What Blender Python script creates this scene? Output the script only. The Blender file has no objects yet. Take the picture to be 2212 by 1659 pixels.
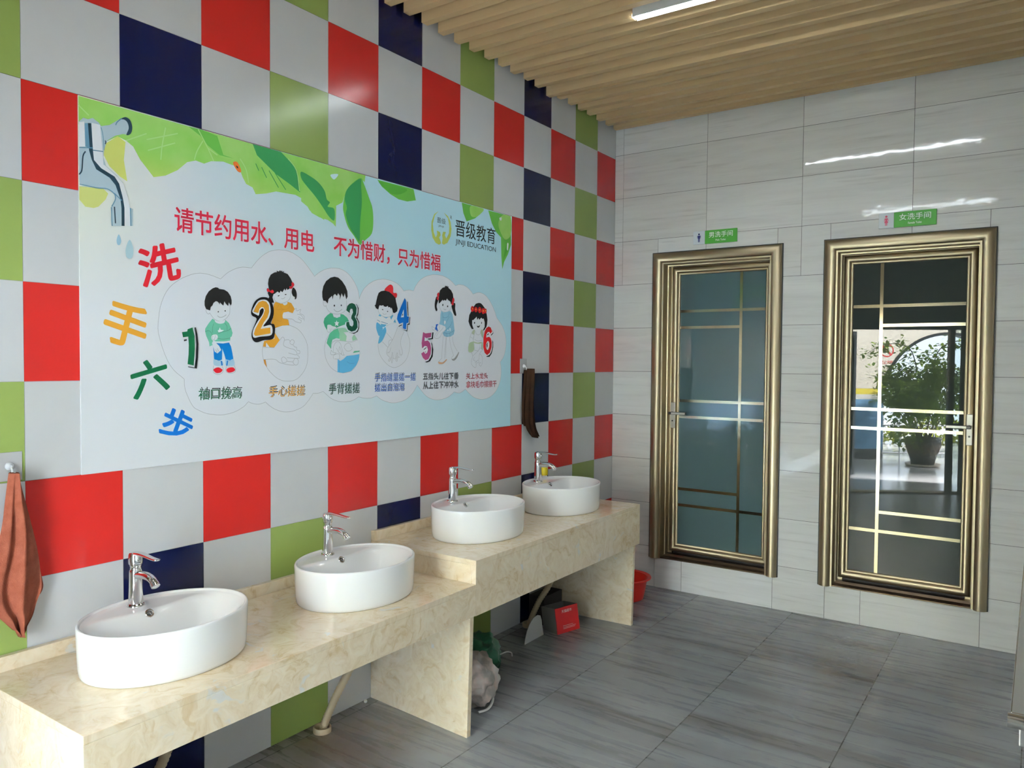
import bpy, bmesh, math, random
from mathutils import Vector, Matrix, noise
random.seed(7)
PI = math.pi
SC = bpy.context.scene
COL = SC.collection

# ------------------------------------------------------------------ camera
cam_d = bpy.data.cameras.new('camera')
cam_d.sensor_fit = 'HORIZONTAL'
cam_d.sensor_width = 36.0
cam_d.lens = 26.986
cam_d.clip_start = 0.02
cam = bpy.data.objects.new('camera', cam_d)
COL.objects.link(cam)
_yaw, _pitch, _roll = -0.60407, -0.03045, 0.0080
_f = Vector((math.sin(_yaw) * math.cos(_pitch), math.cos(_yaw) * math.cos(_pitch), math.sin(_pitch)))
_r = Vector((math.cos(_yaw), -math.sin(_yaw), 0))
_u = _r.cross(_f)
_r2 = math.cos(_roll) * _r + math.sin(_roll) * _u
_u2 = -math.sin(_roll) * _r + math.cos(_roll) * _u
cam.matrix_world = Matrix(((_r2.x, _u2.x, -_f.x, 2.4906), (_r2.y, _u2.y, -_f.y, -4.8621), (_r2.z, _u2.z, -_f.z, 1.5435), (0, 0, 0, 1)))
SC.camera = cam

# ------------------------------------------------------------------ world, daylight, exposure
W = bpy.data.worlds.new('sky')
SC.world = W
W.use_nodes = True
_n = W.node_tree.nodes
_n.clear()
_bg = _n.new('ShaderNodeBackground')
_bg.inputs[0].default_value = (0.80, 0.93, 1.06, 1)
_bg.inputs[1].default_value = 60.0
_wo = _n.new('ShaderNodeOutputWorld')
W.node_tree.links.new(_bg.outputs[0], _wo.inputs[0])
SC.view_settings.view_transform = 'Standard'
SC.view_settings.look = 'None'
SC.view_settings.gamma = 1.0
SC.view_settings.exposure = 0.44
SC.view_settings.use_curve_mapping = False
SC.cycles.max_bounces = 10
SC.cycles.diffuse_bounces = 6
SC.cycles.sample_clamp_indirect = 8.0
TUBE_STRENGTH = 54.0

# entrance line: the doorway wall runs aslant behind the camera
EA = Vector((0.0, -4.449, 0.0))
EE = Vector((0.857, -0.5157, 0.0)).normalized()
EN = Vector((-EE.y, EE.x, 0.0))            # points into the room
def ent(w, n=0.0, z=0.0):                  # along the entrance wall, towards the room, up
    return EA + EE * w + EN * n + Vector((0, 0, z))

# hazy sun raking along the courtyard in front of the doorway
sun_d = bpy.data.lights.new('sun', 'SUN')
sun_d.energy = 500.0
sun_d.angle = math.radians(9)
sun_d.color = (0.97, 0.98, 1.0)
sun = bpy.data.objects.new('sun', sun_d)
COL.objects.link(sun)
sun.rotation_euler = (EE * 0.75 + EN * 0.27 + Vector((0, 0, 0.60))).to_track_quat('Z', 'Y').to_euler()

# daylight portal in the doorway
pl = bpy.data.lights.new('doorway_portal', 'AREA')
pl.shape = 'RECTANGLE'
pl.size = 1.32
pl.size_y = 2.0
pl.cycles.is_portal = True
po = bpy.data.objects.new('doorway_portal', pl)
COL.objects.link(po)
po.matrix_world = Matrix.Translation(ent(1.21, -0.10, 1.0)) @ Matrix((( -EE.x, 0, -EN.x, 0), (-EE.y, 0, -EN.y, 0), (0, 1, 0, 0), (0, 0, 0, 1)))

# ------------------------------------------------------------------ materials
def lin(r, g, b, gain=1.0):
    o = []
    for c in (r, g, b):
        c /= 255.0
        c = c / 12.92 if c <= 0.04045 else ((c + 0.055) / 1.055) ** 2.4
        o.append(min(c * gain, 0.9))
    return tuple(o) + (1.0,)
MATS = {}
def mat(name, base=(0.8, 0.8, 0.8, 1), rough=0.5, metal=0.0, ior=1.45, spec=0.5, coat=0.0, **kw):
    m = bpy.data.materials.new(name)
    m.use_nodes = True
    b = m.node_tree.nodes['Principled BSDF']
    b.inputs['Base Color'].default_value = base if len(base) == 4 else tuple(base) + (1,)
    b.inputs['Roughness'].default_value = rough
    b.inputs['Metallic'].default_value = metal
    b.inputs['IOR'].default_value = ior
    b.inputs['Specular IOR Level'].default_value = spec
    b.inputs['Coat Weight'].default_value = coat
    for k, v in kw.items():
        b.inputs[k].default_value = v
    MATS[name] = m
    return m
class NT:
    """tiny helper for node building"""
    def __init__(s, m):
        s.t = m.node_tree
        s.b = s.t.nodes['Principled BSDF']
    def n(s, kind, ins=None, **at):
        x = s.t.nodes.new('ShaderNode' + kind)
        for k, v in at.items():
            setattr(x, k, v)
        for k, v in (ins or {}).items():
            if isinstance(v, bpy.types.NodeSocket):
                s.t.links.new(v, x.inputs[k])
            else:
                x.inputs[k].default_value = v
        return x
    def link(s, a, b):
        s.t.links.new(a, b)
    def ramp(s, fac, stops, interp='LINEAR'):
        r = s.n('ValToRGB', {'Fac': fac})
        r.color_ramp.interpolation = interp
        e = r.color_ramp.elements
        while len(e) < len(stops):
            e.new(0.5)
        for i, (p, c) in enumerate(stops):
            e[i].position = p
            e[i].color = c if len(c) == 4 else tuple(c) + (1,)
        return r.outputs['Color']
    def mix(s, fac, a, b, blend='MIX'):
        x = s.n('Mix', data_type='RGBA', blend_type=blend)
        for i, v in ((0, fac), (6, a), (7, b)):
            if isinstance(v, bpy.types.NodeSocket):
                s.t.links.new(v, x.inputs[i])
            else:
                x.inputs[i].default_value = v
        return x.outputs[2]
    def bump(s, h, strength, dist=0.01):
        x = s.n('Bump', {'Height': h, 'Strength': strength, 'Distance': dist})
        s.t.links.new(x.outputs[0], s.b.inputs['Normal'])
    def geo(s, scale=(1, 1, 1), loc=(0, 0, 0), rot=(0, 0, 0)):
        g = s.n('NewGeometry')
        mp = s.n('Mapping', {'Vector': g.outputs['Position'], 'Scale': scale, 'Location': loc, 'Rotation': rot})
        return mp.outputs[0]
    def obj(s, scale=(1, 1, 1), loc=(0, 0, 0), rot=(0, 0, 0)):
        g = s.n('TexCoord')
        mp = s.n('Mapping', {'Vector': g.outputs['Object'], 'Scale': scale, 'Location': loc, 'Rotation': rot})
        return mp.outputs[0]
    def noise(s, vec, scale, detail=4, rough=0.55, dist=0.0):
        return s.n('TexNoise', {'Vector': vec, 'Scale': scale, 'Detail': detail, 'Roughness': rough, 'Distortion': dist}).outputs['Fac']

# coloured wall tiles
def tile_mat(name, c, rough=0.17, var=0.05):
    m = mat(name, c, rough, spec=0.30)
    k = NT(m)
    g = k.n('NewGeometry')
    nz = k.noise(k.geo((3, 3, 3)), 2.0, 5)
    isl = g.outputs['Random Per Island']
    f = k.n('MapRange', {'Value': nz, 'To Min': 1 - var, 'To Max': 1 + var})
    f2 = k.n('MapRange', {'Value': isl, 'To Min': 1 - var * .6, 'To Max': 1 + var * .6})
    mu = k.n('Math', {0: f.outputs[0], 1: f2.outputs[0]}, operation='MULTIPLY')
    col = k.mix(1.0, c, (1, 1, 1, 1), 'MULTIPLY')
    vm = k.n('VectorMath', {0: col, 3: mu.outputs[0]}, operation='SCALE')
    k.link(vm.outputs[0], k.b.inputs['Base Color'])
    rg = k.n('MapRange', {'Value': k.noise(k.geo((6, 6, 6), (3, 1, 2)), 3.0, 6), 'To Min': rough - .05, 'To Max': rough + .08})
    k.link(rg.outputs[0], k.b.inputs['Roughness'])
    k.bump(k.noise(k.geo(), 60, 3), 0.03, 0.002)
    return m
M_TILE = [tile_mat('tile_grey', (0.56, 0.565, 0.57, 1)), tile_mat('tile_red', (0.40, 0.016, 0.013, 1)),
          tile_mat('tile_navy', (0.002, 0.004, 0.026, 1)), tile_mat('tile_green', (0.215, 0.285, 0.075, 1)),
          mat('tile_grout', (0.33, 0.33, 0.33), 0.8)]
# pale veined stone wall tiles, polished
m = mat('stone_tile', (0.6, 0.6, 0.58), 0.05, spec=0.5)
k = NT(m)
g = k.n('NewGeometry')
isl = g.outputs['Random Per Island']
off = k.n('Math', {0: isl, 1: 37.0}, operation='MULTIPLY')
cmb = k.n('CombineXYZ', {'X': off.outputs[0], 'Z': off.outputs[0]})
va = k.n('VectorMath', {0: k.geo((0.8, 0.8, 9.0), rot=(0, 0.03, 0)), 1: cmb.outputs[0]}, operation='ADD')
n1 = k.noise(va.outputs[0], 2.2, 8, 0.62, 0.6)
vb = k.n('VectorMath', {0: k.geo((1.1, 1.1, 26.0), rot=(0, 0.04, 0)), 1: cmb.outputs[0]}, operation='ADD')
n2 = k.noise(vb.outputs[0], 1.6, 6, 0.6, 0.3)
c1 = k.ramp(n1, [(0.30, (0.66, 0.652, 0.64)), (0.5, (0.715, 0.71, 0.70)), (0.72, (0.76, 0.757, 0.75))])
c2 = k.ramp(n2, [(0.33, (0.55, 0.535, 0.52)), (0.43, (1, 1, 1)), (0.62, (1, 1, 1)), (0.74, (1.12, 1.12, 1.12))])
cc = k.mix(0.30, c1, c2, 'MULTIPLY')
tint = k.ramp(isl, [(0.0, (0.95, 0.94, 0.92)), (1.0, (1.03, 1.03, 1.03))])
k.link(k.mix(1.0, cc, tint, 'MULTIPLY'), k.b.inputs['Base Color'])
k.bump(k.noise(k.geo((5, 5, 9)), 1.4, 2), 0.022, 0.02)
M_STONE2 = [mat('stone_grey', (0.30, 0.30, 0.295), 0.2), mat('grey_grout', (0.05, 0.05, 0.05), 0.8)]
M_STONE = [m, mat('dark_grout', (0.05, 0.05, 0.05), 0.8)]

# floor: grey streaked planks-look tiles
m = mat('floor_tile', (0.2, 0.2, 0.2), 0.28, spec=0.45)
k = NT(m)
p = k.geo()
sx = k.n('SeparateXYZ', {0: p})
colx = k.n('Math', {0: k.n('Math', {0: sx.outputs[0], 1: -0.05}, operation='ADD').outputs[0], 1: 0.602}, operation='DIVIDE')
cell = k.n('Math', {0: colx.outputs[0]}, operation='FLOOR')
frac = k.n('Math', {0: colx.outputs[0], 1: cell.outputs[0]}, operation='SUBTRACT')
offy = k.n('Math', {0: cell.outputs[0], 1: 7.31}, operation='MULTIPLY')
cv = k.n('CombineXYZ', {'Y': offy.outputs[0], 'X': offy.outputs[0]})
pv = k.n('VectorMath', {0: k.geo((0.42, 3.0, 1.0), rot=(0, 0, 0.02)), 1: cv.outputs[0]}, operation='ADD')
s1 = k.noise(pv.outputs[0], 1.9, 5, 0.55, 0.9)
pv2 = k.n('VectorMath', {0: k.geo((1.2, 13.0, 1.0)), 1: cv.outputs[0]}, operation='ADD')
s2 = k.noise(pv2.outputs[0], 1.8, 6, 0.65, 0.4)
fc = k.ramp(s1, [(0.30, (0.135, 0.126, 0.117)), (0.42, (0.205, 0.212, 0.222)), (0.56, (0.268, 0.284, 0.302)), (0.76, (0.32, 0.338, 0.357))])
fc = k.mix(0.3, fc, k.ramp(s2, [(0.25, (0.72, 0.71, 0.70)), (0.5, (1, 1, 1)), (0.75, (1.12, 1.12, 1.12))]), 'MULTIPLY')
# brown stain around the drain under the near counter
dv = k.n('VectorMath', {0: p, 1: (0.12, -2.75, 0.0)}, operation='DISTANCE')
stn = k.n('Math', {0: dv.outputs['Value'], 1: k.n('MapRange', {'Value': k.noise(k.geo((5, 5, 5)), 1.4, 5), 'To Min': -0.25, 'To Max': 0.35}).outputs[0]}, operation='ADD')
stf = k.ramp(stn.outputs[0], [(0.10, (0.75, 0.75, 0.75)), (0.55, (0, 0, 0))])
fc = k.mix(stf, fc, (0.145, 0.10, 0.065, 1))
jt = k.ramp(frac.outputs[0], [(0.0, (1, 1, 1)), (0.0055, (0, 0, 0))], 'CONSTANT')
fc = k.mix(jt, fc, (0.045, 0.045, 0.045, 1))
k.link(fc, k.b.inputs['Base Color'])
rr = k.n('MapRange', {'Value': s2, 'To Min': 0.2, 'To Max': 0.36})
k.link(rr.outputs[0], k.b.inputs['Roughness'])
k.bump(k.n('Math', {0: s2, 1: k.n('Math', {0: jt, 1: -1.5}, operation='MULTIPLY').outputs[0]}, operation='ADD').outputs[0], 0.12, 0.004)
M_FLOOR = m

# ceiling wood slats
m = mat('slat_wood', (0.5, 0.38, 0.2), 0.55)
k = NT(m)
w1 = k.noise(k.geo((0.8, 30, 30)), 2.0, 6, 0.6)
k.link(k.ramp(w1, [(0.3, (0.47, 0.325, 0.165)), (0.7, (0.505, 0.355, 0.185))]), k.b.inputs['Base Color'])
M_WOOD = m
M_DARK = mat('ceiling_void', (0.05, 0.045, 0.04), 0.9)

# beige composite marble
m = mat('beige_marble', (0.7, 0.57, 0.4), 0.09, spec=0.7)
k = NT(m)
v0 = k.geo((1, 1, 1))
wr = k.n('TexNoise', {'Vector': v0, 'Scale': 5.0, 'Detail': 3})
wv = k.n('VectorMath', {0: v0, 1: k.n('VectorMath', {0: wr.outputs['Color'], 3: 0.30}, operation='SCALE').outputs[0]}, operation='ADD')
a1 = k.noise(wv.outputs[0], 11.0, 6, 0.62, 1.5)
a2 = k.noise(k.n('VectorMath', {0: wv.outputs[0], 1: (4, 7, 2)}, operation='ADD').outputs[0], 9.0, 4, 0.5, 1.0)
a3 = k.noise(k.n('VectorMath', {0: wv.outputs[0], 1: (9, 1, 5)}, operation='ADD').outputs[0], 22.0, 4, 0.6, 2.0)
bc = k.ramp(a1, [(0.28, (0.60, 0.445, 0.255)), (0.42, (0.715, 0.585, 0.405)), (0.56, (0.775, 0.66, 0.49)), (0.75, (0.81, 0.72, 0.58))])
bc = k.mix(k.ramp(a3, [(0.56, (0, 0, 0)), (0.60, (0.55, 0.55, 0.55)), (0.66, (0, 0, 0))]), bc, (0.76, 0.68, 0.54, 1))
bc = k.mix(k.ramp(a2, [(0.645, (0, 0, 0)), (0.70, (0.8, 0.8, 0.8))]), bc, (0.66, 0.66, 0.64, 1))
bc = k.mix(k.ramp(a2, [(0.30, (0.5, 0.5, 0.5)), (0.36, (0, 0, 0))]), bc, (0.60, 0.42, 0.21, 1))
k.link(bc, k.b.inputs['Base Color'])
M_MARBLE = m

M_CERAMIC = mat('white_ceramic', (0.86, 0.865, 0.87), 0.06, spec=0.55)
M_CHROME = mat('chrome', (0.80, 0.80, 0.80), 0.07, 1.0)
M_CHROMED = mat('chrome_dark', (0.05, 0.05, 0.05), 0.3)
M_REDDOT = mat('red_dot', (0.6, 0.05, 0.06), 0.4)
# bronze door metal, brushed
M_BRONZE = mat('bronze_metal', (0.455, 0.375, 0.250), 0.42, 1.0)
M_BRONZED = mat('bronze_dark', (0.10, 0.07, 0.045), 0.35, 0.9)
M_RUBBER = mat('black_rubber', (0.012, 0.012, 0.012), 0.5)
M_PANE = mat('frosted_glass', (0.052, 0.088, 0.094), 0.0, ior=1.5, spec=0.5)
M_PANE2 = mat('smoked_glass', (0.028, 0.034, 0.031), 0.0, ior=1.5, spec=0.17)
m = mat('muntin_gold', (0.34, 0.28, 0.18), 0.12, 1.0)
M_MUNTIN = m
M_STEEL = mat('stainless_steel', (0.62, 0.60, 0.57), 0.22, 1.0)
M_SATIN = mat('satin_nickel', (0.42, 0.39, 0.34), 0.4, 0.9)
M_BLACK = mat('black_metal', (0.015, 0.015, 0.015), 0.35)
M_WHITEP = mat('white_plastic', (0.75, 0.75, 0.74), 0.35)
M_SIGNG = mat('sign_green', (0.075, 0.34, 0.045), 0.3)
M_SIGNW = mat('sign_white', (0.66, 0.70, 0.74), 0.3)
M_INK_W = mat('ink_white', (0.85, 0.88, 0.85), 0.4)
M_INK_N = mat('ink_navy', (0.01, 0.012, 0.10), 0.4)
M_INK_P = mat('ink_pink', (0.60, 0.06, 0.14), 0.4)
M_TUBE = mat('lamp_glow', (1, 1, 1), 0.4)
M_TUBE.node_tree.nodes['Principled BSDF'].inputs['Emission Color'].default_value = (0.86, 0.95, 1.0, 1)
M_TUBE.node_tree.nodes['Principled BSDF'].inputs['Emission Strength'].default_value = TUBE_STRENGTH
def cloth_mat(name, a, b):
    m = mat(name, a, 0.95, spec=0.1)
    k = NT(m)
    nz = k.noise(k.geo((1, 1, 1)), 22.0, 6, 0.65)
    k.link(k.ramp(nz, [(0.3, a), (0.7, b)]), k.b.inputs['Base Color'])
    k.bump(k.noise(k.geo(), 420.0, 3), 0.5, 0.003)
    return m
M_TOWEL1 = cloth_mat('towel_rust', (0.155, 0.042, 0.024, 1), (0.225, 0.070, 0.043, 1))
M_TOWEL2 = cloth_mat('towel_rust_shade', (0.012, 0.006, 0.003, 1), (0.026, 0.012, 0.006, 1))  # same cloth as the rust towel, its shade put into the colour
M_REDPLASTIC = mat('red_plastic', (0.72, 0.035, 0.022), 0.3)
M_REDCARD = mat('red_card', (0.55, 0.012, 0.014), 0.5)
M_GREYCARD = mat('grey_card', (0.16, 0.155, 0.145), 0.8)
M_WHITECARD = mat('white_card', (0.55, 0.55, 0.53), 0.7)
M_BROWNCARD = mat('dark_card', (0.035, 0.03, 0.026), 0.8)
M_GREENBAG = mat('green_bag', (0.02, 0.12, 0.06), 0.3)
m = mat('pale_bag', (0.55, 0.45, 0.40), 0.4)
k = NT(m)
k.link(k.ramp(k.noise(k.obj((1, 1, 1)), 9.0, 3), [(0.42, (0.34, 0.31, 0.28)), (0.52, (0.62, 0.50, 0.46)), (0.62, (0.70, 0.66, 0.63))]), k.b.inputs['Base Color'])
M_PALEBAG = m
M_HOSE = mat('cream_hose', (0.50, 0.40, 0.26), 0.5)
M_YELLOW = mat('yellow_plastic', (0.75, 0.60, 0.02), 0.35)
# courtyard
m = mat('courtyard_paint', (0.6, 0.5, 0.4), 0.7)
k = NT(m)
zz = k.n('SeparateXYZ', {0: k.geo()})
zf = k.n('Math', {0: zz.outputs[2], 1: 3.4}, operation='DIVIDE')
k.link(k.ramp(zf.outputs[0], [(0.0, (0.10, 0.10, 0.10)), (0.0485, (0.16, 0.33, 0.52)), (0.284, (0.70, 0.68, 0.62)), (0.307, (0.72, 0.58, 0.06)), (0.3335, (0.66, 0.60, 0.49))], 'CONSTANT'), k.b.inputs['Base Color'])
M_COURT = m
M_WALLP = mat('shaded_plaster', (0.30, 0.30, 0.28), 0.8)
M_ROOF = mat('concrete_slab', (0.42, 0.41, 0.39), 0.9)
M_DARKFRAME = mat('dark_frame', (0.012, 0.014, 0.015), 0.35)
M_TAN = mat('tan_stone', (0.42, 0.33, 0.20), 0.6)
m = mat('leaf_green', (0.06, 0.13, 0.02), 0.5)
k = NT(m)
isl = k.n('NewGeometry').outputs['Random Per Island']
k.link(k.ramp(isl, [(0.0, (0.06, 0.13, 0.03)), (0.6, (0.15, 0.26, 0.05)), (1.0, (0.32, 0.42, 0.08))]), k.b.inputs['Base Color'])
lo = next(x for x in m.node_tree.nodes if x.type == 'OUTPUT_MATERIAL')
tr = k.n('BsdfTranslucent', {'Color': (0.30, 0.42, 0.05, 1)})
ms = k.n('MixShader', {0: 0.35})
k.link(k.b.outputs[0], ms.inputs[1])
k.link(tr.outputs[0], ms.inputs[2])
k.link(ms.outputs[0], lo.inputs['Surface'])
M_LEAF = m
m = mat('hedge_leaf', (0.35, 0.38, 0.05), 0.6)
M_HEDGE = m
M_BARK = mat('bark', (0.09, 0.06, 0.035), 0.8)
M_POT = mat('glazed_pot', (0.020, 0.016, 0.013), 0.3)
M_POTLINE = mat('pot_lattice', (0.40, 0.25, 0.12), 0.4)
M_SAUCER = mat('saucer_clay', (0.45, 0.38, 0.30), 0.6)
M_SOIL = mat('soil', (0.03, 0.02, 0.015), 0.95)
M_PALEFLOOR = mat('pale_terrazzo', (0.58, 0.575, 0.56), 0.15)
M_RAIL = mat('rail_paint', (0.55, 0.55, 0.55), 0.4)
M_GLASSC = mat('clear_glass', (0.9, 0.95, 0.95), 0.0)
k = NT(M_GLASSC)
lo = next(x for x in M_GLASSC.node_tree.nodes if x.type == 'OUTPUT_MATERIAL')
fr_ = k.n('Fresnel', {'IOR': 1.45})
tb = k.n('BsdfTransparent', {'Color': (0.90, 0.95, 0.94, 1)})
gb = k.n('BsdfGlossy', {'Roughness': 0.0})
ms = k.n('MixShader', {0: fr_.outputs[0]})
k.link(tb.outputs[0], ms.inputs[1])
k.link(gb.outputs[0], ms.inputs[2])
k.link(ms.outputs[0], lo.inputs['Surface'])
M_PAPER = mat('sign_paper', (0.72, 0.66, 0.56), 0.5)
M_INK_R = mat('ink_red', (0.62, 0.03, 0.03), 0.5)
M_INK_K = mat('ink_black', (0.012, 0.012, 0.012), 0.5)

# ------------------------------------------------------------------ mesh helpers
class MB:
    def __init__(s):
        s.v, s.f, s.m = [], [], []
    def add(s, vs, fs, mi=0):
        o = len(s.v)
        s.v += [tuple(q) for q in vs]
        for f in fs:
            s.f.append(tuple(i + o for i in f))
            s.m.append(mi)
        return s
    def quad(s, a, b, c, d, mi=0):
        return s.add([a, b, c, d], [(0, 1, 2, 3)], mi)
    def box(s, x0, x1, y0, y1, z0, z1, mi=0, xf=None):
        vs = [Vector((x, y, z)) for x in (x0, x1) for y in (y0, y1) for z in (z0, z1)]
        if xf:
            vs = [xf(q) for q in vs]
        return s.add(vs, [(0, 1, 3, 2), (4, 6, 7, 5), (0, 4, 5, 1), (2, 3, 7, 6), (0, 2, 6, 4), (1, 5, 7, 3)], mi)
    def hexa(s, bot, top, mi=0):
        """prism between two rings of points"""
        n = len(bot)
        fs = [(i, (i + 1) % n, n + (i + 1) % n, n + i) for i in range(n)]
        fs += [tuple(range(n - 1, -1, -1)), tuple(range(n, 2 * n))]
        return s.add(list(bot) + list(top), fs, mi)
    def lathe(s, prof, center, seg=32, mi=0, sx=1.0, sy=1.0, axis=None, cap0=False, cap1=False):
        """profile of (radius, height); axis: optional 3x3 matrix"""
        cx = Vector(center)
        vs = []
        for r, h in prof:
            for i in range(seg):
                a = 2 * PI * i / seg
                q = Vector((r * math.cos(a) * sx, r * math.sin(a) * sy, h))
                vs.append(cx + (axis @ q if axis else q))
        fs = []
        for j in range(len(prof) - 1):
            for i in range(seg):
                i2 = (i + 1) % seg
                fs.append((j * seg + i, j * seg + i2, (j + 1) * seg + i2, (j + 1) * seg + i))
        if cap0:
            fs.append(tuple(range(seg - 1, -1, -1)))
        if cap1:
            o = (len(prof) - 1) * seg
            fs.append(tuple(range(o, o + seg)))
        return s.add(vs, fs, mi)
    def tube(s, pts, rad, seg=12, mi=0, caps=True, flat=1.0):
        pts = [Vector(q) for q in pts]
        n = len(pts)
        if not hasattr(rad, '__len__'):
            rad = [rad] * n
        vs = []
        up = None
        for i, q in enumerate(pts):
            t = (pts[min(i + 1, n - 1)] - pts[max(i - 1, 0)]).normalized()
            if up is None:
                a = Vector((0, 0, 1)) if abs(t.z) < 0.9 else Vector((0, 1, 0))
                up = (a - t * a.dot(t)).normalized()
            else:
                up = (up - t * up.dot(t)).normalized()
            sd = t.cross(up)
            for j in range(seg):
                a = 2 * PI * j / seg
                vs.append(q + (sd * math.cos(a) + up * math.sin(a) * flat) * rad[i])
        fs = []
        for i in range(n - 1):
            for j in range(seg):
                j2 = (j + 1) % seg
                fs.append((i * seg + j, i * seg + j2, (i + 1) * seg + j2, (i + 1) * seg + j))
        if caps:
            fs.append(tuple(range(seg - 1, -1, -1)))
            fs.append(tuple(range((n - 1) * seg, n * seg)))
        return s.add(vs, fs, mi)
    def build(s, name, mats, parent=None, smooth=False, bevel=0, origin=None, fix=True, angle=40):
        me = bpy.data.meshes.new(name)
        o0 = Vector(origin) if origin is not None else Vector((0, 0, 0))
        if origin is None and parent is not None:
            o0 = Vector(parent['_org']) if '_org' in parent else Vector((0, 0, 0))
        me.from_pydata([tuple(Vector(q) - o0) for q in s.v], [], s.f)
        if not isinstance(mats, (list, tuple)):
            mats = [mats]
        for mm in mats:
            me.materials.append(mm)
        me.polygons.foreach_set('material_index', s.m)
        if fix:
            b = bmesh.new()
            b.from_mesh(me)
            bmesh.ops.recalc_face_normals(b, faces=b.faces)
            b.to_mesh(me)
            b.free()
        if smooth:
            for pgn in me.polygons:
                pgn.use_smooth = True
            me.set_sharp_from_angle(angle=math.radians(angle))
        me.update()
        o = bpy.data.objects.new(name, me)
        COL.objects.link(o)
        if parent is not None:
            o.parent = parent
            root = parent
            if '_org' in parent:
                pass
        else:
            o.location = o0
        if bevel:
            bv = o.modifiers.new('bevel', 'BEVEL')
            bv.width = bevel
            bv.segments = 2
            bv.limit_method = 'ANGLE'
            bv.angle_limit = math.radians(35)
        return o
ROOTS = []
def thing(name, label, cat, loc=(0, 0, 0), group=None, kind=None):
    o = bpy.data.objects.new(name, None)
    o.empty_display_size = 0.05
    COL.objects.link(o)
    o.location = loc
    o['_org'] = tuple(loc)
    ROOTS.append(o)
    return tag(o, label, cat, group, kind)
def tag(o, label, cat, group=None, kind=None):
    if label:
        o['label'] = label
    if cat:
        o['category'] = cat
    if group:
        o['group'] = group
    if kind:
        o['kind'] = kind
    return o
def relabel(o, label):
    o['label'] = label
    return o
def sub(name, mb, mats, part, **kw):
    """sub-part: child of a part, same coordinate frame as the part"""
    root = part.parent
    org = Vector(root['_org']) if root is not None and '_org' in root else Vector(part.location)
    o = mb.build(name, mats, None, origin=org, **kw)
    o.location = (0, 0, 0)
    o.parent = part
    return o
def dup(root, loc, label, group=None):
    r = root.copy()
    COL.objects.link(r)
    r.location = loc
    r['label'] = label
    r['_org'] = tuple(loc)
    if group:
        r['group'] = group
    for ch in root.children:
        c = ch.copy()
        COL.objects.link(c)
        c.parent = r
        for g_ in ch.children:
            d = g_.copy()
            COL.objects.link(d)
            d.parent = c
    return r
def structure(name, mb, mats, label=None, cat=None, **kw):
    o = mb.build(name, mats, None, **kw)
    o['kind'] = 'structure'
    return tag(o, label, cat)
def catmull(pts, n=6, closed=False):
    out = []
    N = len(pts)
    D = len(pts[0])
    for i in range(N if closed else N - 1):
        if closed:
            p0, p1, p2, p3 = pts[i - 1], pts[i], pts[(i + 1) % N], pts[(i + 2) % N]
        else:
            p0, p1, p2, p3 = pts[max(i - 1, 0)], pts[i], pts[i + 1], pts[min(i + 2, N - 1)]
        for q in range(n):
            t = q / n
            out.append(tuple(0.5 * (2 * p1[j] + (-p0[j] + p2[j]) * t + (2 * p0[j] - 5 * p1[j] + 4 * p2[j] - p3[j]) * t * t + (-p0[j] + 3 * p1[j] - 3 * p2[j] + p3[j]) * t ** 3) for j in range(D)))
    if not closed:
        out.append(tuple(pts[-1]))
    return out
def fill2d(pts):
    """triangulate a 2-D polygon -> list of index triples"""
    from mathutils.geometry import tessellate_polygon
    return [tuple(t) for t in tessellate_polygon([[Vector((a, b, 0)) for a, b in pts]])]
def text_tris(s, offset=0.0, res=4):
    """outline of a string as 2-D triangles, scaled to its own unit box"""
    c = bpy.data.curves.new('lettering', 'FONT')
    c.body = s
    c.resolution_u = res
    c.offset = offset
    o = bpy.data.objects.new('lettering', c)
    COL.objects.link(o)
    dg = bpy.context.evaluated_depsgraph_get()
    me = bpy.data.meshes.new_from_object(o.evaluated_get(dg))
    me.calc_loop_triangles()
    vs = [(q.co.x, q.co.y) for q in me.vertices]
    ts = [tuple(t.vertices) for t in me.loop_triangles]
    bpy.data.objects.remove(o)
    bpy.data.curves.remove(c)
    bpy.data.meshes.remove(me)
    return vs, ts
def box2(vs):
    xs = [q[0] for q in vs]
    ys = [q[1] for q in vs]
    return min(xs), max(xs), min(ys), max(ys)

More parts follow.
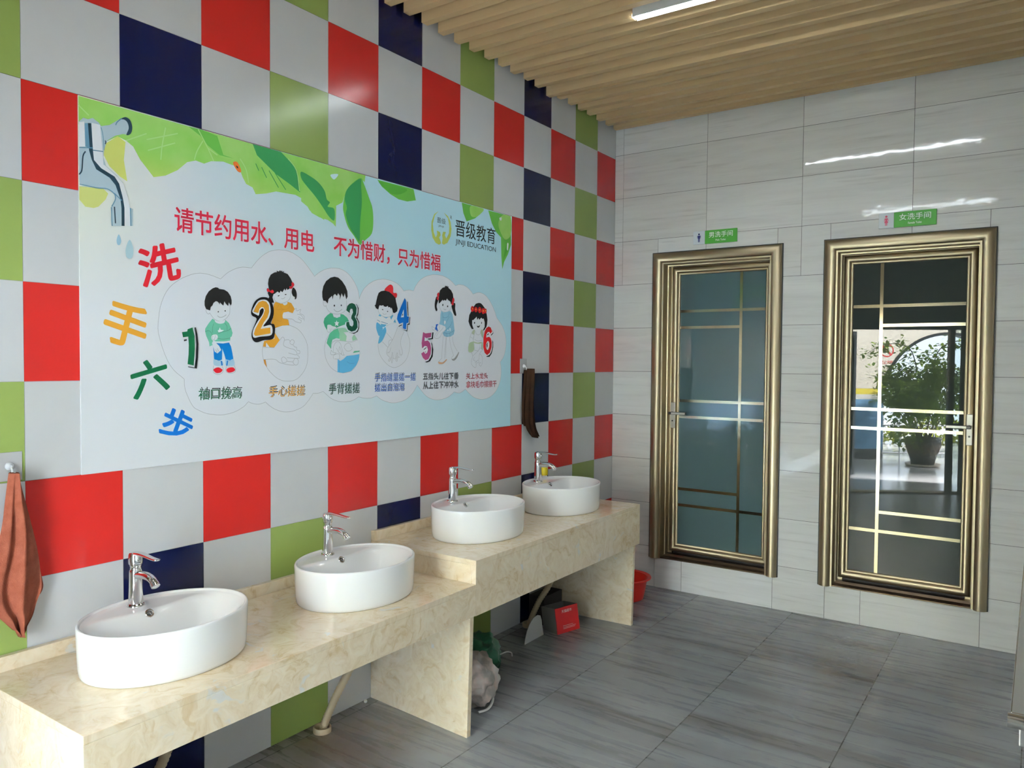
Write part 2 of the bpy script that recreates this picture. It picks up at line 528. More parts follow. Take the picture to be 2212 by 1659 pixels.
# ---- poster artwork, in millimetres on the poster's own plane
SHAPES=[
('leaf','leafl','p',0,'-5,1183 379,1184 644,1186 994,1186 994,953 916,980 885,1019 843,1030 749,1026 703,1010 654,998 640,1021 611,1029 595,1053 580,1085 549,1087 513,1091 464,1082 435,1067 402,1071 369,1058 333,1023 288,995 245,981 228,999 199,1029 175,1067 151,1081 123,1088 84,1061 69,1103 -5,1095'),
('leaf','yellow','p',0,'80,1052 123,1089 149,1076 143,1016 154,949 130,960 95,987 78,1018'),
('leaf','yellow2','p',0,'-1,904 38,907 75,911 91,898 83,878 60,851 45,844 19,844 1,863'),
('leaf','leafm','p',0,'375,1183 426,1186 489,1178 514,1115 559,1112 499,1111 450,1135 421,1162'),
('leaf','leafd','p',0,'641,1185 772,1186 843,1140 864,1077 867,1044 813,1068 749,1093 693,1127 660,1147'),
('leaf','vein','L',5,'412,1183 445,1134 474,1084'),
('leaf','vein','L',5,'431,1147 407,1104 397,1072'),
('leaf','vein','L',5,'450,1126 489,1109'),
('leaf','vein','L',5,'585,1117 611,1083 622,1035'),
('leaf','vein','L',5,'807,1166 849,1127 864,1049'),
('leaf','vein','L',5,'289,1158 276,1094 271,1045'),
('leaf','vein','L',5,'221,1101 334,1149'),
('leaf','vein','L',5,'225,1066 324,1114'),
('leaf','vein','L',5,'-4,1158 32,1131'),
('leaf','vein','L',5,'151,1081 221,1121'),
('leaf','leafd','L',4,'654,1114 668,1090'),
('leaf','leafd','L',4,'681,1106 704,1070'),
('leaf','leafd','L',4,'715,1100 760,1043'),
('leaf','leafd','L',4,'737,1104 795,1041'),
('leaf','ladybug','s',0,'554,1095 572,1102 588,1078 587,1067 572,1070'),
('leaf','black','p',0,'567,1089 575,1086 577,1079 570,1081'),
('leaf','leafl','p',0,'872,1185 1018,1187 1230,1185 1225,1154 1201,1168 1151,1135 1114,1092 1095,1043 1059,1023 1057,934 1042,945 1012,956 967,960 927,971 905,993 872,1009'),
('leaf','leafd','s',0,'872,1128 916,1120 961,1103 995,1074 1007,1041 1024,1031 1012,1011 1048,1008 1048,959 1018,972 984,1006 944,1043 894,1081 872,1103'),
('leaf','posterblue','s',0,'1027,1147 1071,1158 1047,1131'),
('leaf','leafm','s',0,'1201,1168 1220,1148 1253,1089 1273,1050 1279,995 1270,936 1227,898 1198,875 1164,908 1126,944 1102,999 1099,1035 1114,1092 1151,1135'),
('leaf','leafd','s',0,'1201,1165 1163,1142 1120,1102 1108,1059 1120,1025 1114,992 1139,941 1176,905 1195,894 1198,968 1208,1062 1204,1131'),
('leaf4','leafm','p',0,'1305,1181 1547,1184 1563,1134 1502,1118 1444,1118 1388,1132 1333,1156'),
('leaf4','leafd2','s',0,'1316,1176 1430,1179 1502,1173 1459,1145 1402,1135 1353,1150'),
('leaf5','leafm','p',0,'1916,1184 2103,1184 2075,1151 2029,1121 1957,1094 1930,1133'),
('leaf5','leafl','s',0,'1992,1181 2103,1184 2075,1151 2029,1127 1992,1132'),
('leaf6','leafm','p',0,'2146,1182 2358,1184 2365,1025 2334,967 2299,922 2281,879 2271,954 2267,1053 2221,1076 2181,1116'),
('leaf6','leafl','s',0,'2280,1178 2358,1181 2362,1084 2313,1047 2271,1071 2240,1125'),
('leaf6','leafd2','s',0,'2323,1019 2339,1003 2299,940 2284,897 2298,969'),
('leaf6','white','s',0,'2250,1158 2270,1164 2268,1147 2255,1147'),
('leaf6','white','s',0,'2328,1029 2339,1027 2334,991 2324,996'),
('faucet','fblue','p',0,'-1,1104 14,1119 29,1118 43,1126 62,1116 69,1107 96,1117 120,1137 136,1150 156,1155 168,1143 169,1120 159,1101 139,1099 115,1088 88,1066 78,1033 76,1010 84,985 118,961 138,942 154,902 161,864 172,862 171,806 102,796 100,857 112,883 110,902 87,913 53,910 19,911 -2,914'),
('faucet','white','p',0,'40,1110 66,1110 73,1032 76,987 84,983 122,956 140,938 156,894 161,860 163,805 143,802 143,861 138,891 126,936 111,956 68,974 46,995 43,1025'),
('faucet','white','p',0,'0,1102 17,1108 19,1031 -1,1026'),
('faucet','fdark','s',0,'132,1145 148,1156 164,1150 171,1128 165,1106 151,1099 159,1122 155,1140 144,1147'),
('faucet','fdark','p',0,'28,1106 38,1108 43,1025 46,995 68,974 111,956 126,936 138,891 143,861 143,802 133,801 133,859 130,886 114,929 95,949 53,967 39,994 31,1022'),
('faucet','fmid','p',0,'18,1103 28,1106 33,1030 20,1031'),
('faucet','fdark','l',5,'110,859 113,806'),
('faucet','fmid','l',5,'163,864 164,805'),
('faucet','fmid','l',4,'100,856 102,796'),
('faucet','fdark','L',5,'-2,940 8,954 12,999 20,1016'),
('faucet','fmid','l',4,'-2,1024 43,1032 43,1025 75,1028'),
('faucet','fmid','L',3,'69,1103 75,1078 78,1033'),
('faucet','fdark','l',5,'81,1064 84,1061 82,1053'),
('faucet','fmid','L',4,'116,1122 121,1133 136,1149'),
('faucet','fmid','L',4,'110,902 134,883'),
('faucet','fmid','L',4,'-2,911 53,909 87,912 110,900 113,883 101,858'),
('faucet','drop','s',0,'123,772 131,754 127,739 119,738 116,752'),
('faucet','drop2','s',0,'159,759 171,735 170,708 160,697 148,703 146,728'),
('cloud','cloudw','p',0,'354,297 343,306 327,318 313,331 301,346 291,363 282,383 273,406 265,432 259,455 257,473 258,489 260,505 262,525 266,545 272,564 279,581 288,598 299,613 311,625 325,636 339,646 354,654 369,661 383,667 395,671 406,673 417,675 429,675 442,675 455,673 471,670 489,665 501,662 507,668 516,676 525,684 535,691 546,697 557,703 569,708 581,712 594,715 608,716 623,716 634,716 643,727 656,742 670,756 684,768 699,778 714,787 729,793 744,797 760,800 777,801 795,802 812,800 831,796 849,789 867,781 881,772 894,761 907,749 920,736 933,723 942,713 949,719 960,727 972,735 984,741 996,747 1009,751 1021,754 1033,757 1046,758 1060,759 1075,759 1090,757 1105,753 1120,747 1134,739 1147,729 1158,718 1168,706 1176,695 1183,684 1188,672 1192,659 1194,646 1195,637 1196,641 1199,648 1203,656 1209,666 1217,677 1226,688 1239,698 1253,709 1268,717 1282,724 1296,729 1310,733 1326,736 1342,739 1360,739 1379,738 1399,736 1417,732 1432,728 1445,722 1456,716 1467,709 1476,701 1482,695 1491,698 1504,701 1516,703 1528,703 1540,702 1549,701 1554,709 1561,721 1570,732 1580,743 1592,754 1605,763 1620,771 1637,778 1654,784 1671,788 1687,792 1705,794 1724,795 1744,795 1764,794 1785,790 1806,785 1825,778 1842,770 1858,760 1868,753 1877,756 1889,760 1903,762 1919,762 1936,761 1952,757 1967,752 1981,745 1993,738 2003,732 2011,725 2016,721 2030,725 2049,731 2069,734 2086,733 2104,730 2120,725 2136,718 2150,708 2165,697 2179,683 2193,668 2205,652 2217,635 2226,618 2233,606 2247,596 2266,582 2284,566 2297,549 2309,532 2317,513 2322,494 2324,474 2323,454 2319,435 2313,416 2305,400 2293,384 2278,371 2268,362 2272,351 2276,336 2278,319 2278,300 2275,280 2270,260 2260,241 2248,223 2234,207 2218,194 2200,183 2180,174 2157,167 2133,163 2109,161 2086,162 2062,166 2041,171 2022,178 2005,187 1990,196 1976,205 1964,214 1956,220 1944,214 1926,206 1909,201 1891,202 1874,205 1861,208 1850,201 1833,192 1815,184 1796,179 1775,175 1754,173 1734,172 1714,173 1695,176 1677,181 1660,187 1644,195 1629,205 1614,218 1601,229 1592,238 1584,245 1579,250 1571,240 1559,225 1546,212 1531,201 1515,191 1499,183 1481,178 1463,174 1446,172 1430,170 1416,170 1400,171 1382,174 1362,179 1343,185 1327,192 1313,201 1303,207 1295,204 1283,201 1270,198 1256,198 1242,198 1228,199 1214,201 1201,204 1192,206 1183,202 1171,196 1158,192 1145,189 1132,188 1118,187 1106,187 1093,188 1080,189 1065,193 1050,197 1036,203 1025,209 1015,216 1007,222 999,228 992,233 988,236 981,234 972,231 962,229 952,229 942,229 935,230 929,222 920,212 911,201 902,193 893,184 882,177 869,171 855,167 841,163 826,160 811,159 796,159 783,160 770,163 757,167 746,171 735,176 725,182 714,189 704,197 697,203 692,201 685,199 677,197 671,196 664,196 657,196 650,197 643,198 636,200 630,202 624,205 619,207 613,202 605,194 596,188 586,183 577,178 566,174 554,170 541,167 527,165 513,163 499,163 484,164 470,166 456,168 443,171 430,175 419,180 409,185 401,189 394,193 387,200 379,212 371,227 365,241 360,252 357,262 355,271 354,281 354,291'),
('cloud','outline','l',2,'354,297 343,306 327,318 313,331 301,346 291,363 282,383 273,406 265,432 259,455 257,473 258,489 260,505 262,525 266,545 272,564 279,581 288,598 299,613 311,625 325,636 339,646 354,654 369,661 383,667 395,671 406,673 417,675 429,675 442,675 455,673 471,670 489,665 501,662 507,668 516,676 525,684 535,691 546,697 557,703 569,708 581,712 594,715 608,716 623,716 634,716 643,727 656,742 670,756 684,768 699,778 714,787 729,793 744,797 760,800 777,801 795,802 812,800 831,796 849,789 867,781 881,772 894,761 907,749 920,736 933,723 942,713 949,719 960,727 972,735 984,741 996,747 1009,751 1021,754 1033,757 1046,758 1060,759 1075,759 1090,757 1105,753 1120,747 1134,739 1147,729 1158,718 1168,706 1176,695 1183,684 1188,672 1192,659 1194,646 1195,637 1196,641 1199,648 1203,656 1209,666 1217,677 1226,688 1239,698 1253,709 1268,717 1282,724 1296,729 1310,733 1326,736 1342,739 1360,739 1379,738 1399,736 1417,732 1432,728 1445,722 1456,716 1467,709 1476,701 1482,695 1491,698 1504,701 1516,703 1528,703 1540,702 1549,701 1554,709 1561,721 1570,732 1580,743 1592,754 1605,763 1620,771 1637,778 1654,784 1671,788 1687,792 1705,794 1724,795 1744,795 1764,794 1785,790 1806,785 1825,778 1842,770 1858,760 1868,753 1877,756 1889,760 1903,762 1919,762 1936,761 1952,757 1967,752 1981,745 1993,738 2003,732 2011,725 2016,721 2030,725 2049,731 2069,734 2086,733 2104,730 2120,725 2136,718 2150,708 2165,697 2179,683 2193,668 2205,652 2217,635 2226,618 2233,606 2247,596 2266,582 2284,566 2297,549 2309,532 2317,513 2322,494 2324,474 2323,454 2319,435 2313,416 2305,400 2293,384 2278,371 2268,362 2272,351 2276,336 2278,319 2278,300 2275,280 2270,260 2260,241 2248,223 2234,207 2218,194 2200,183 2180,174 2157,167 2133,163 2109,161 2086,162 2062,166 2041,171 2022,178 2005,187 1990,196 1976,205 1964,214 1956,220 1944,214 1926,206 1909,201 1891,202 1874,205 1861,208 1850,201 1833,192 1815,184 1796,179 1775,175 1754,173 1734,172 1714,173 1695,176 1677,181 1660,187 1644,195 1629,205 1614,218 1601,229 1592,238 1584,245 1579,250 1571,240 1559,225 1546,212 1531,201 1515,191 1499,183 1481,178 1463,174 1446,172 1430,170 1416,170 1400,171 1382,174 1362,179 1343,185 1327,192 1313,201 1303,207 1295,204 1283,201 1270,198 1256,198 1242,198 1228,199 1214,201 1201,204 1192,206 1183,202 1171,196 1158,192 1145,189 1132,188 1118,187 1106,187 1093,188 1080,189 1065,193 1050,197 1036,203 1025,209 1015,216 1007,222 999,228 992,233 988,236 981,234 972,231 962,229 952,229 942,229 935,230 929,222 920,212 911,201 902,193 893,184 882,177 869,171 855,167 841,163 826,160 811,159 796,159 783,160 770,163 757,167 746,171 735,176 725,182 714,189 704,197 697,203 692,201 685,199 677,197 671,196 664,196 657,196 650,197 643,198 636,200 630,202 624,205 619,207 613,202 605,194 596,188 586,183 577,178 566,174 554,170 541,167 527,165 513,163 499,163 484,164 470,166 456,168 443,171 430,175 419,180 409,185 401,189 394,193 387,200 379,212 371,227 365,241 360,252 357,262 355,271 354,281 354,291 354,297'),
('c1','paper','s',0,'441,550 456,547 459,556 466,565 481,580 512,568 543,568 540,552 536,536 519,517 494,508 474,515 456,534 446,531'),
('c1','outline','L',2,'540,568 539,547 536,534 519,516 496,507 474,514 456,534'),
('c1','outline','L',2,'440,547 442,537 450,531 456,536'),
('c1','green1','p',0,'466,515 476,510 479,503 496,498 512,501 519,514 535,502 545,482 550,466 547,454 540,449 540,438 514,434 478,433 468,441 466,419 454,414 452,429 441,451 436,469 437,478 451,498'),
('c1','paper','s',0,'476,510 494,507 518,513 514,502 496,498 480,502'),
('c1','paper','s',0,'464,454 473,458 485,457 488,445 481,439 468,436 461,444'),
('c1','paper','s',0,'468,432 478,431 493,417 502,402 493,394 486,389 474,396 471,414 464,425'),
('c1','paper','p',0,'478,433 509,432 540,438 536,431 509,427 483,428'),
('c1','blue1','p',0,'481,427 509,426 535,430 543,416 549,391 553,370 540,363 520,368 514,388 506,408 505,367 493,362 472,368 469,414 474,396 486,389 502,402 493,417'),
('c1','pale','s',0,'471,369 483,363 503,363 511,352 505,344 472,346'),
('c1','pale','s',0,'519,368 535,363 553,369 558,347 540,343 521,345'),
('c1','blue1','l',7,'502,362 505,345'),
('c1','blue1','l',7,'528,363 525,345'),
('c1','outline','L',2,'470,345 468,329 470,319 488,312 505,318 510,329 505,343'),
('c1','outline','L',2,'523,345 521,329 525,320 540,316 558,320 563,331 555,347'),
('c1','red1','s',0,'469,329 478,336 491,338 503,332 507,328 498,319 480,318'),
('c1','red1','s',0,'523,329 532,336 550,338 560,331 557,324 542,319 529,320'),
('c1','white','p',0,'496,485 500,476 514,475 503,469 491,466 487,473 492,475'),
('c1','dgline','L',2,'471,498 466,481 467,463'),
('c1','dgline','L',2,'517,501 526,490 528,474 543,483'),
('c1','dgline','L',2,'489,462 509,469 530,474'),
('c1','dgline','L',2,'437,467 448,471 458,467 465,456'),
('c1','dgline','L',2,'483,445 509,442 541,447'),
('c1','outline','L',2,'468,452 463,444 471,438'),
('c1','outline','L',2,'478,455 474,441 471,434'),
('c1','outline','l',2,'484,392 478,405'),
('c1','outline','l',2,'491,397 484,408'),
('c1','black','p',0,'440,548 456,544 459,557 466,563 470,572 479,579 485,579 492,574 495,568 497,576 504,570 511,565 515,581 522,572 531,565 534,579 542,567 546,575 546,587 542,602 530,617 515,624 494,625 489,629 479,630 467,625 451,613 439,595 434,577 434,561'),
('c1','black','s',0,'488,543 491,544 492,541 490,539 487,540'),
('c1','black','s',0,'517,548 520,549 521,545 519,544 516,545'),
('c1','outline','L',3,'486,527 494,522 504,522 517,528 523,533'),
('n1','shadow','p',0,'393,480 398,481 404,457 408,422 406,373 401,334 367,339 367,342 392,338 398,373 400,417 398,448'),
('n1','shadow','p',0,'351,436 362,438 363,433 352,430'),
('n1','white','p',0,'343,464 364,470 365,475 387,482 395,450 397,417 395,373 392,341 364,347 368,395 368,444 348,442'),
('n1','green2','p',0,'344,462 364,465 366,473 385,480 393,450 394,406 389,345 365,350 369,384 370,417 368,447 348,444'),
('c2','circle','s',0,'742,492 766,501 797,506 829,502 861,488 886,463 901,431 905,387 897,343 875,309 843,287 800,282 762,290 728,312 701,341 686,374 683,404 688,432'),
('c2','outline','L',2,'742,492 766,501 797,506 829,502 861,488 886,463 903,431 907,387 899,343 875,309 843,287 800,282 762,290 728,312 701,341 686,374 683,404 688,432'),
('c2','orange','p',0,'738,585 745,595 773,589 804,599 822,595 839,573 829,555 807,560 783,555 781,533 807,528 812,506 779,503 742,492 725,511 735,539 733,567'),
('c2','paper','s',0,'735,624 752,632 793,649 815,645 818,617 804,599 802,590 788,584 773,593 745,598'),
('c2','outline','L',2,'819,646 818,620 804,602 773,591 745,598 737,611'),
('c2','orange','p',0,'740,475 765,445 738,415 686,418 691,440 740,450'),
('c2','paper','p',0,'701,434 717,416 699,418'),
('c2','oranged','p',0,'688,368 697,369 704,337 692,352'),
('c2','paper','s',0,'783,554 807,555 829,554 843,573 850,566 870,573 865,557 883,549 888,529 868,518 829,531 783,531'),
('c2','outline','L',2,'781,531 825,531 843,522 868,518 872,526'),
('c2','outline','L',2,'839,570 847,576 850,565 870,573 865,557 885,548 887,526'),
('c2','outline','L',2,'852,552 872,549 885,532'),
('c2','outline','l',2,'857,542 879,533'),
('c2','outline','l',2,'855,535 875,526'),
('c2','oranged','L',2,'749,567 766,588 773,572 793,567 811,577 814,591'),
('c2','oranged','L',2,'752,523 772,521 769,555 786,567'),
('c2','oranged','L',2,'745,564 786,568'),
('c2','outline','L',2,'765,445 779,458 788,448 783,426 807,415 836,409 850,395 843,388 807,395'),
('c2','outline','l',2,'686,415 738,415'),
('c2','outline','L',2,'688,368 741,369 765,356 807,348 836,346'),
('c2','outline','L',2,'788,445 807,448 818,441'),
('c2','outline','L',2,'814,439 825,449 837,441 828,428 816,433 814,439'),
('c2','outline','L',2,'830,427 839,420 848,418 850,407 864,404 864,394 852,391'),
('c2','outline','L',2,'800,376 857,374 861,381 850,387'),
('c2','outline','L',2,'772,372 783,379 798,369 797,359 779,356 772,372'),
('c2','outline','L',2,'832,364 843,374 856,367 855,352 843,346 831,355 832,364'),
('c2','outline','l',2,'800,362 830,359'),
('c2','black','p',0,'708,601 715,612 708,626 713,643 709,662 712,681 722,699 739,709 752,712 749,717 761,715 766,721 771,717 776,721 777,715 787,720 783,714 804,709 818,694 827,679 822,663 812,651 802,646 799,653 792,642 788,650 778,635 769,640 764,631 754,636 742,627 735,624 730,611 738,591 727,590 718,596'),
('c2','black','s',0,'830,658 843,650 849,634 847,616 839,611 839,620 829,625 823,640'),
('c2','red2','s',0,'703,642 710,645 720,636 730,641 737,633 728,627 715,632 705,632'),
('c2','red2','s',0,'822,674 829,679 837,670 829,659 820,651 812,656 813,662 823,663'),
('c2','black','s',0,'755,620 764,622 762,619 757,617'),
('c2','black','s',0,'789,628 798,629 796,626 791,625'),
('c2','outline','L',2,'772,610 781,609 791,617'),
('n2','shadow','s',0,'630,547 636,569 649,591 669,605 685,609 705,608 718,599 728,586 735,561 731,533 720,510 735,507 741,492 738,464 731,450 715,445 688,443 658,434 642,438 633,452 633,471 642,493 655,524 636,534'),
('n2','white','s',0,'635,550 646,572 662,592 682,599 701,598 715,585 720,557 713,532 700,515 686,496 723,502 724,465 671,456 646,451 637,459 639,480 659,513 680,539 688,558 682,566 670,557 665,538 655,539'),
('n2','orange','p',0,'641,550 651,571 665,588 683,595 700,592 711,579 713,554 705,532 688,512 673,486 718,493 719,470 668,461 649,458 642,465 649,485 668,516 685,539 693,559 687,569 677,570 668,563 663,546'),
('c3','circle','s',0,'1070,504 1097,508 1127,503 1161,483 1184,456 1197,414 1196,385 1177,346 1146,320 1098,312 1068,316 1032,335 1007,365 997,397 996,424 1007,457 1032,485'),
('c3','outline','L',2,'1068,316 1032,335 1007,365 997,397 996,424 1007,457 1032,485 1070,504 1097,508 1127,503 1161,483 1184,456 1197,414 1196,385 1177,346 1146,320 1098,312'),
('c3','green3','p',0,'1028,567 1041,564 1046,551 1064,549 1084,554 1084,566 1101,564 1123,552 1133,538 1112,529 1110,521 1064,506 1043,496 1018,509 1011,514 1009,493 996,510 990,526 995,543 1011,557'),
('c3','paper','s',0,'989,617 1012,607 1019,625 1039,643 1093,652 1119,629 1119,599 1108,579 1079,565 1082,558 1064,548 1044,556 1041,565 1014,576 1005,597 996,594'),
('c3','outline','L',2,'1119,626 1119,599 1106,577 1068,564 1028,569 1009,584 1004,597'),
('c3','outline','L',2,'988,615 989,599 998,593 1005,597'),
('c3','white','p',0,'1062,538 1067,530 1077,530 1070,523 1072,513 1062,517 1053,513 1056,522 1049,529 1059,529'),
('c3','paper','s',0,'1011,515 1028,517 1039,512 1061,508 1043,497 1021,486 1014,488 1011,500'),
('c3','outline','L',2,'1009,493 1019,484 1032,493'),
('c3','outline','l',2,'1025,501 1028,493'),
('c3','outline','l',2,'1034,502 1037,496'),
('c3','paper','s',0,'1064,506 1094,517 1112,521 1114,510 1086,506'),
('c3','green4','p',0,'1070,504 1079,481 1079,459 1061,462 1039,454 1032,433 1031,415 1007,439 1011,454 1025,482 1046,496'),
('c3','green5','p',0,'1072,504 1097,507 1123,503 1131,491 1101,488 1120,474 1116,450 1081,452 1079,481'),
('c3','green5','p',0,'1161,482 1182,460 1153,452 1152,466'),
('c3','white','p',0,'1103,488 1129,488 1146,489 1165,481 1150,469 1155,452 1136,460 1118,450 1120,472'),
('c3','paper','s',0,'1043,447 1064,451 1086,449 1146,448 1182,457 1196,428 1196,411 1161,405 1138,391 1112,385 1083,365 1079,371 1068,373 1046,373 1039,392 1030,392 1032,411'),
('c3','outline','L',2,'1031,415 1036,438 1054,450 1086,451 1146,447 1182,457'),
('c3','outline','L',2,'1045,403 1045,425 1061,445 1083,440 1101,396 1107,390 1094,390 1086,398'),
('c3','outline','L',2,'1061,420 1075,401 1090,393 1088,407 1079,426 1075,406'),
('c3','outline','L',2,'1046,373 1045,387 1068,395 1079,390 1078,373 1050,373'),
('c3','outline','L',2,'1112,435 1127,442 1142,437 1146,426 1154,420 1142,409 1123,407 1112,415 1105,423 1112,435'),
('c3','outline','L',2,'1032,410 1043,400 1059,399 1050,392 1030,392 1032,410'),
('c3','green4','p',0,'1156,399 1165,408 1196,410 1195,405'),
('c3','sky','p',0,'1068,372 1083,364 1101,372 1120,386 1161,390 1195,395 1192,371 1177,346 1146,320 1098,312 1067,316'),
('c3','blueline','l',2,'1077,365 1076,315'),
('c3','blueline','L',2,'1120,362 1139,354 1165,354'),
('c3','black','p',0,'988,616 1000,616 1012,606 1017,625 1036,640 1039,624 1044,643 1053,649 1064,641 1070,654 1080,644 1080,625 1090,655 1101,638 1108,657 1117,630 1125,643 1123,666 1112,687 1093,707 1071,720 1050,722 1028,716 1003,699 988,676 982,652 983,630'),
('c3','black','s',0,'1049,604 1053,599 1049,595 1045,599'),
('c3','black','s',0,'1088,607 1092,603 1088,599 1085,603'),
('c3','outline','L',3,'1046,584 1057,576 1071,575 1086,582 1093,587'),
('n3','shadow','p',0,'1161,617 1176,613 1188,597 1186,569 1178,557 1192,535 1192,510 1184,493 1161,483 1133,488 1161,498 1176,563'),
('n3','shadow','p',0,'1116,579 1140,571 1142,589 1151,591 1149,578 1140,564'),
('n3','shadow','p',0,'1134,536 1142,519 1161,540 1150,542'),
('n3','paper','s',0,'1112,582 1123,607 1147,620 1168,616 1182,597 1180,571 1170,557 1186,535 1186,510 1172,492 1146,487 1123,495 1110,515 1112,532 1134,538 1140,564 1116,576'),
('n3','green6','p',0,'1115,583 1121,602 1134,613 1149,617 1165,613 1176,597 1174,571 1165,558 1180,538 1182,512 1169,498 1146,492 1125,500 1115,518 1116,532 1131,535 1136,519 1150,514 1157,523 1157,537 1144,550 1146,561 1155,576 1151,591 1142,592 1136,583 1136,572'),
('c4','circle','s',0,'1364,524 1393,538 1430,544 1468,531 1503,503 1523,464 1523,427 1504,379 1469,350 1424,335 1386,342 1350,365 1324,393 1313,426 1313,444 1338,457 1364,496'),
('c4','outline','L',2,'1503,503 1523,464 1523,427 1504,379 1469,350 1424,335 1386,342 1350,365 1324,393 1313,426 1313,446'),
('c4','outline','L',2,'1364,524 1393,538 1430,544'),
('c4','white','p',0,'1313,575 1334,571 1363,568 1407,580 1430,545 1393,538 1360,524 1345,516 1301,537 1306,557'),
('c4','sky','p',0,'1313,570 1320,578 1332,574 1329,567'),
('c4','sky','p',0,'1389,568 1407,580 1410,575 1396,556'),
('c4','sky','p',0,'1411,545 1421,560 1429,545'),
('c4','sky','p',0,'1329,534 1367,532 1353,521 1338,520 1329,528'),
('c4','sky','p',0,'1343,567 1360,565 1378,568 1363,560'),
('c4','sky','s',0,'1301,537 1313,537 1342,514 1320,479 1306,496 1299,516'),
('c4','sky','s',0,'1356,521 1364,506 1360,491 1338,457 1313,444 1317,466 1328,492'),
('c4','blueline','l',3,'1306,551 1324,544'),
('c4','blueline','l',3,'1331,544 1374,536'),
('c4','outline','l',2,'1364,496 1406,464'),
('c4','outline','l',2,'1338,454 1375,428'),
('c4','paperd','s',0,'1441,525 1468,521 1484,505 1463,468 1461,442 1472,416 1469,387 1457,387 1446,381 1435,366 1420,378 1408,376 1401,355 1394,368 1379,364 1386,383 1371,394 1366,406 1373,427 1406,464'),
('c4','outline','L',2,'1441,525 1419,485 1406,464 1375,428 1366,406 1370,394 1386,381 1379,368 1386,364 1397,383'),
('c4','outline','L',2,'1484,504 1463,468 1461,442 1472,416 1471,397 1457,396 1450,418'),
('c4','outline','L',2,'1395,427 1386,407 1370,403'),
('c4','outline','L',2,'1405,407 1397,378 1401,355 1408,373 1406,404'),
('c4','outline','L',2,'1408,381 1423,375 1435,403 1440,394 1427,368 1438,366 1442,384 1454,381'),
('c4','outline','L',2,'1406,462 1386,461 1379,448 1382,437'),
('c4','paper','s',0,'1318,618 1345,623 1393,613 1406,590 1400,577 1374,568 1342,569 1317,583 1311,598'),
('c4','outline','L',2,'1311,598 1317,583 1342,569 1371,567 1396,574 1407,589'),
('c4','red2','s',0,'1354,687 1356,697 1385,717 1403,714 1409,701 1410,682 1429,682 1435,672 1426,658 1407,668 1381,684'),
('c4','black','p',0,'1288,615 1295,619 1299,635 1306,658 1314,674 1330,683 1352,687 1381,684 1403,673 1424,659 1428,641 1439,610 1435,597 1419,588 1407,590 1404,601 1398,613 1394,607 1387,614 1376,612 1374,619 1360,613 1347,615 1344,620 1332,617 1320,618 1316,611 1312,598 1297,603 1293,610'),
('c4','black','s',0,'1335,602 1344,600 1342,597 1336,599'),
('c4','black','s',0,'1369,595 1376,594 1374,591 1369,591'),
('c4','outline','L',2,'1340,584 1349,578 1365,582'),
('n4','shadow','p',0,'1502,647 1506,647 1511,580 1524,574 1520,538 1507,538 1503,505 1474,513 1499,510 1502,580'),
('n4','shadow','p',0,'1443,529 1464,537 1468,534 1445,526'),
('n4','white','p',0,'1485,664 1498,653 1506,580 1520,578 1516,544 1503,542 1499,512 1470,518 1470,544 1445,535 1430,553 1436,582'),
('n4','blue2','p',0,'1485,663 1494,652 1502,577 1515,577 1512,547 1499,545 1494,515 1473,519 1474,547 1447,539 1432,561 1437,582 1460,622'),
('n4','white','p',0,'1478,609 1479,572 1458,570'),
('n4','shadow','p',0,'1472,591 1474,581 1466,578'),
('c5','paper','s',0,'1737,654 1764,673 1797,678 1831,660 1834,644 1819,622 1789,613 1764,617 1744,633'),
('c5','outline','L',2,'1736,651 1748,628 1764,616 1798,614 1823,626 1834,647'),
('c5','sky2','p',0,'1756,618 1773,611 1798,615 1827,622 1845,607 1853,575 1863,521 1854,502 1833,492 1799,488 1778,493 1767,507 1792,526 1786,540 1765,547 1740,550 1748,570 1750,599'),
('c5','white','s',0,'1779,569 1790,569 1792,559 1782,551 1777,558'),
('c5','white','s',0,'1822,533 1830,533 1829,520 1822,522'),
('c5','white','s',0,'1807,527 1815,522 1805,519'),
('c5','blueline','L',2,'1765,610 1769,589 1786,584 1811,594 1819,614'),
('c5','blueline','L',2,'1767,589 1773,566 1773,547'),
('c5','blueline','L',2,'1819,592 1790,556'),
('c5','blueline','L',2,'1841,569 1828,547 1786,518'),
('c5','blueline','L',2,'1774,510 1816,507 1858,524'),
('c5','blueline','L',2,'1799,507 1801,489'),
('c5','blueline','L',2,'1824,509 1826,491'),
('c5','blueline','L',2,'1850,518 1854,502'),
('c5','paper','s',0,'1740,547 1769,544 1788,540 1790,526 1765,509 1749,485 1720,478 1706,486 1712,502 1732,516'),
('c5','outline','L',2,'1744,546 1738,522 1712,500 1704,484 1720,478 1745,485 1761,507 1790,526 1786,540'),
('c5','outline','L',2,'1773,539 1761,525 1732,506 1720,489'),
('c5','outline','L',2,'1772,491 1764,427 1762,379'),
('c5','outline','L',2,'1795,488 1787,427 1783,379'),
('c5','outline','L',2,'1822,493 1829,450 1855,396'),
('c5','outline','L',2,'1846,493 1854,456 1885,418'),
('c5','outline','L',2,'1797,486 1793,427 1793,382'),
('c5','outline','L',2,'1762,380 1738,365 1736,355'),
('c5','sole','s',0,'1736,363 1767,360 1798,376 1800,371 1775,354 1750,351 1736,355'),
('c5','outline','L',2,'1855,396 1840,385 1840,377'),
('c5','grey','s',0,'1840,377 1859,380 1885,402 1896,415 1898,407 1881,382 1860,369 1845,371'),
('c5','paper','s',0,'1684,535 1702,539 1708,531 1702,518 1688,522'),
('c5','outline','l',2,'1684,537 1688,522 1702,518 1704,531 1684,537'),
('c5','blue3','p',0,'1714,548 1730,551 1732,545 1726,545 1722,534 1726,527 1730,515 1722,516 1720,521 1709,523 1710,533 1714,537'),
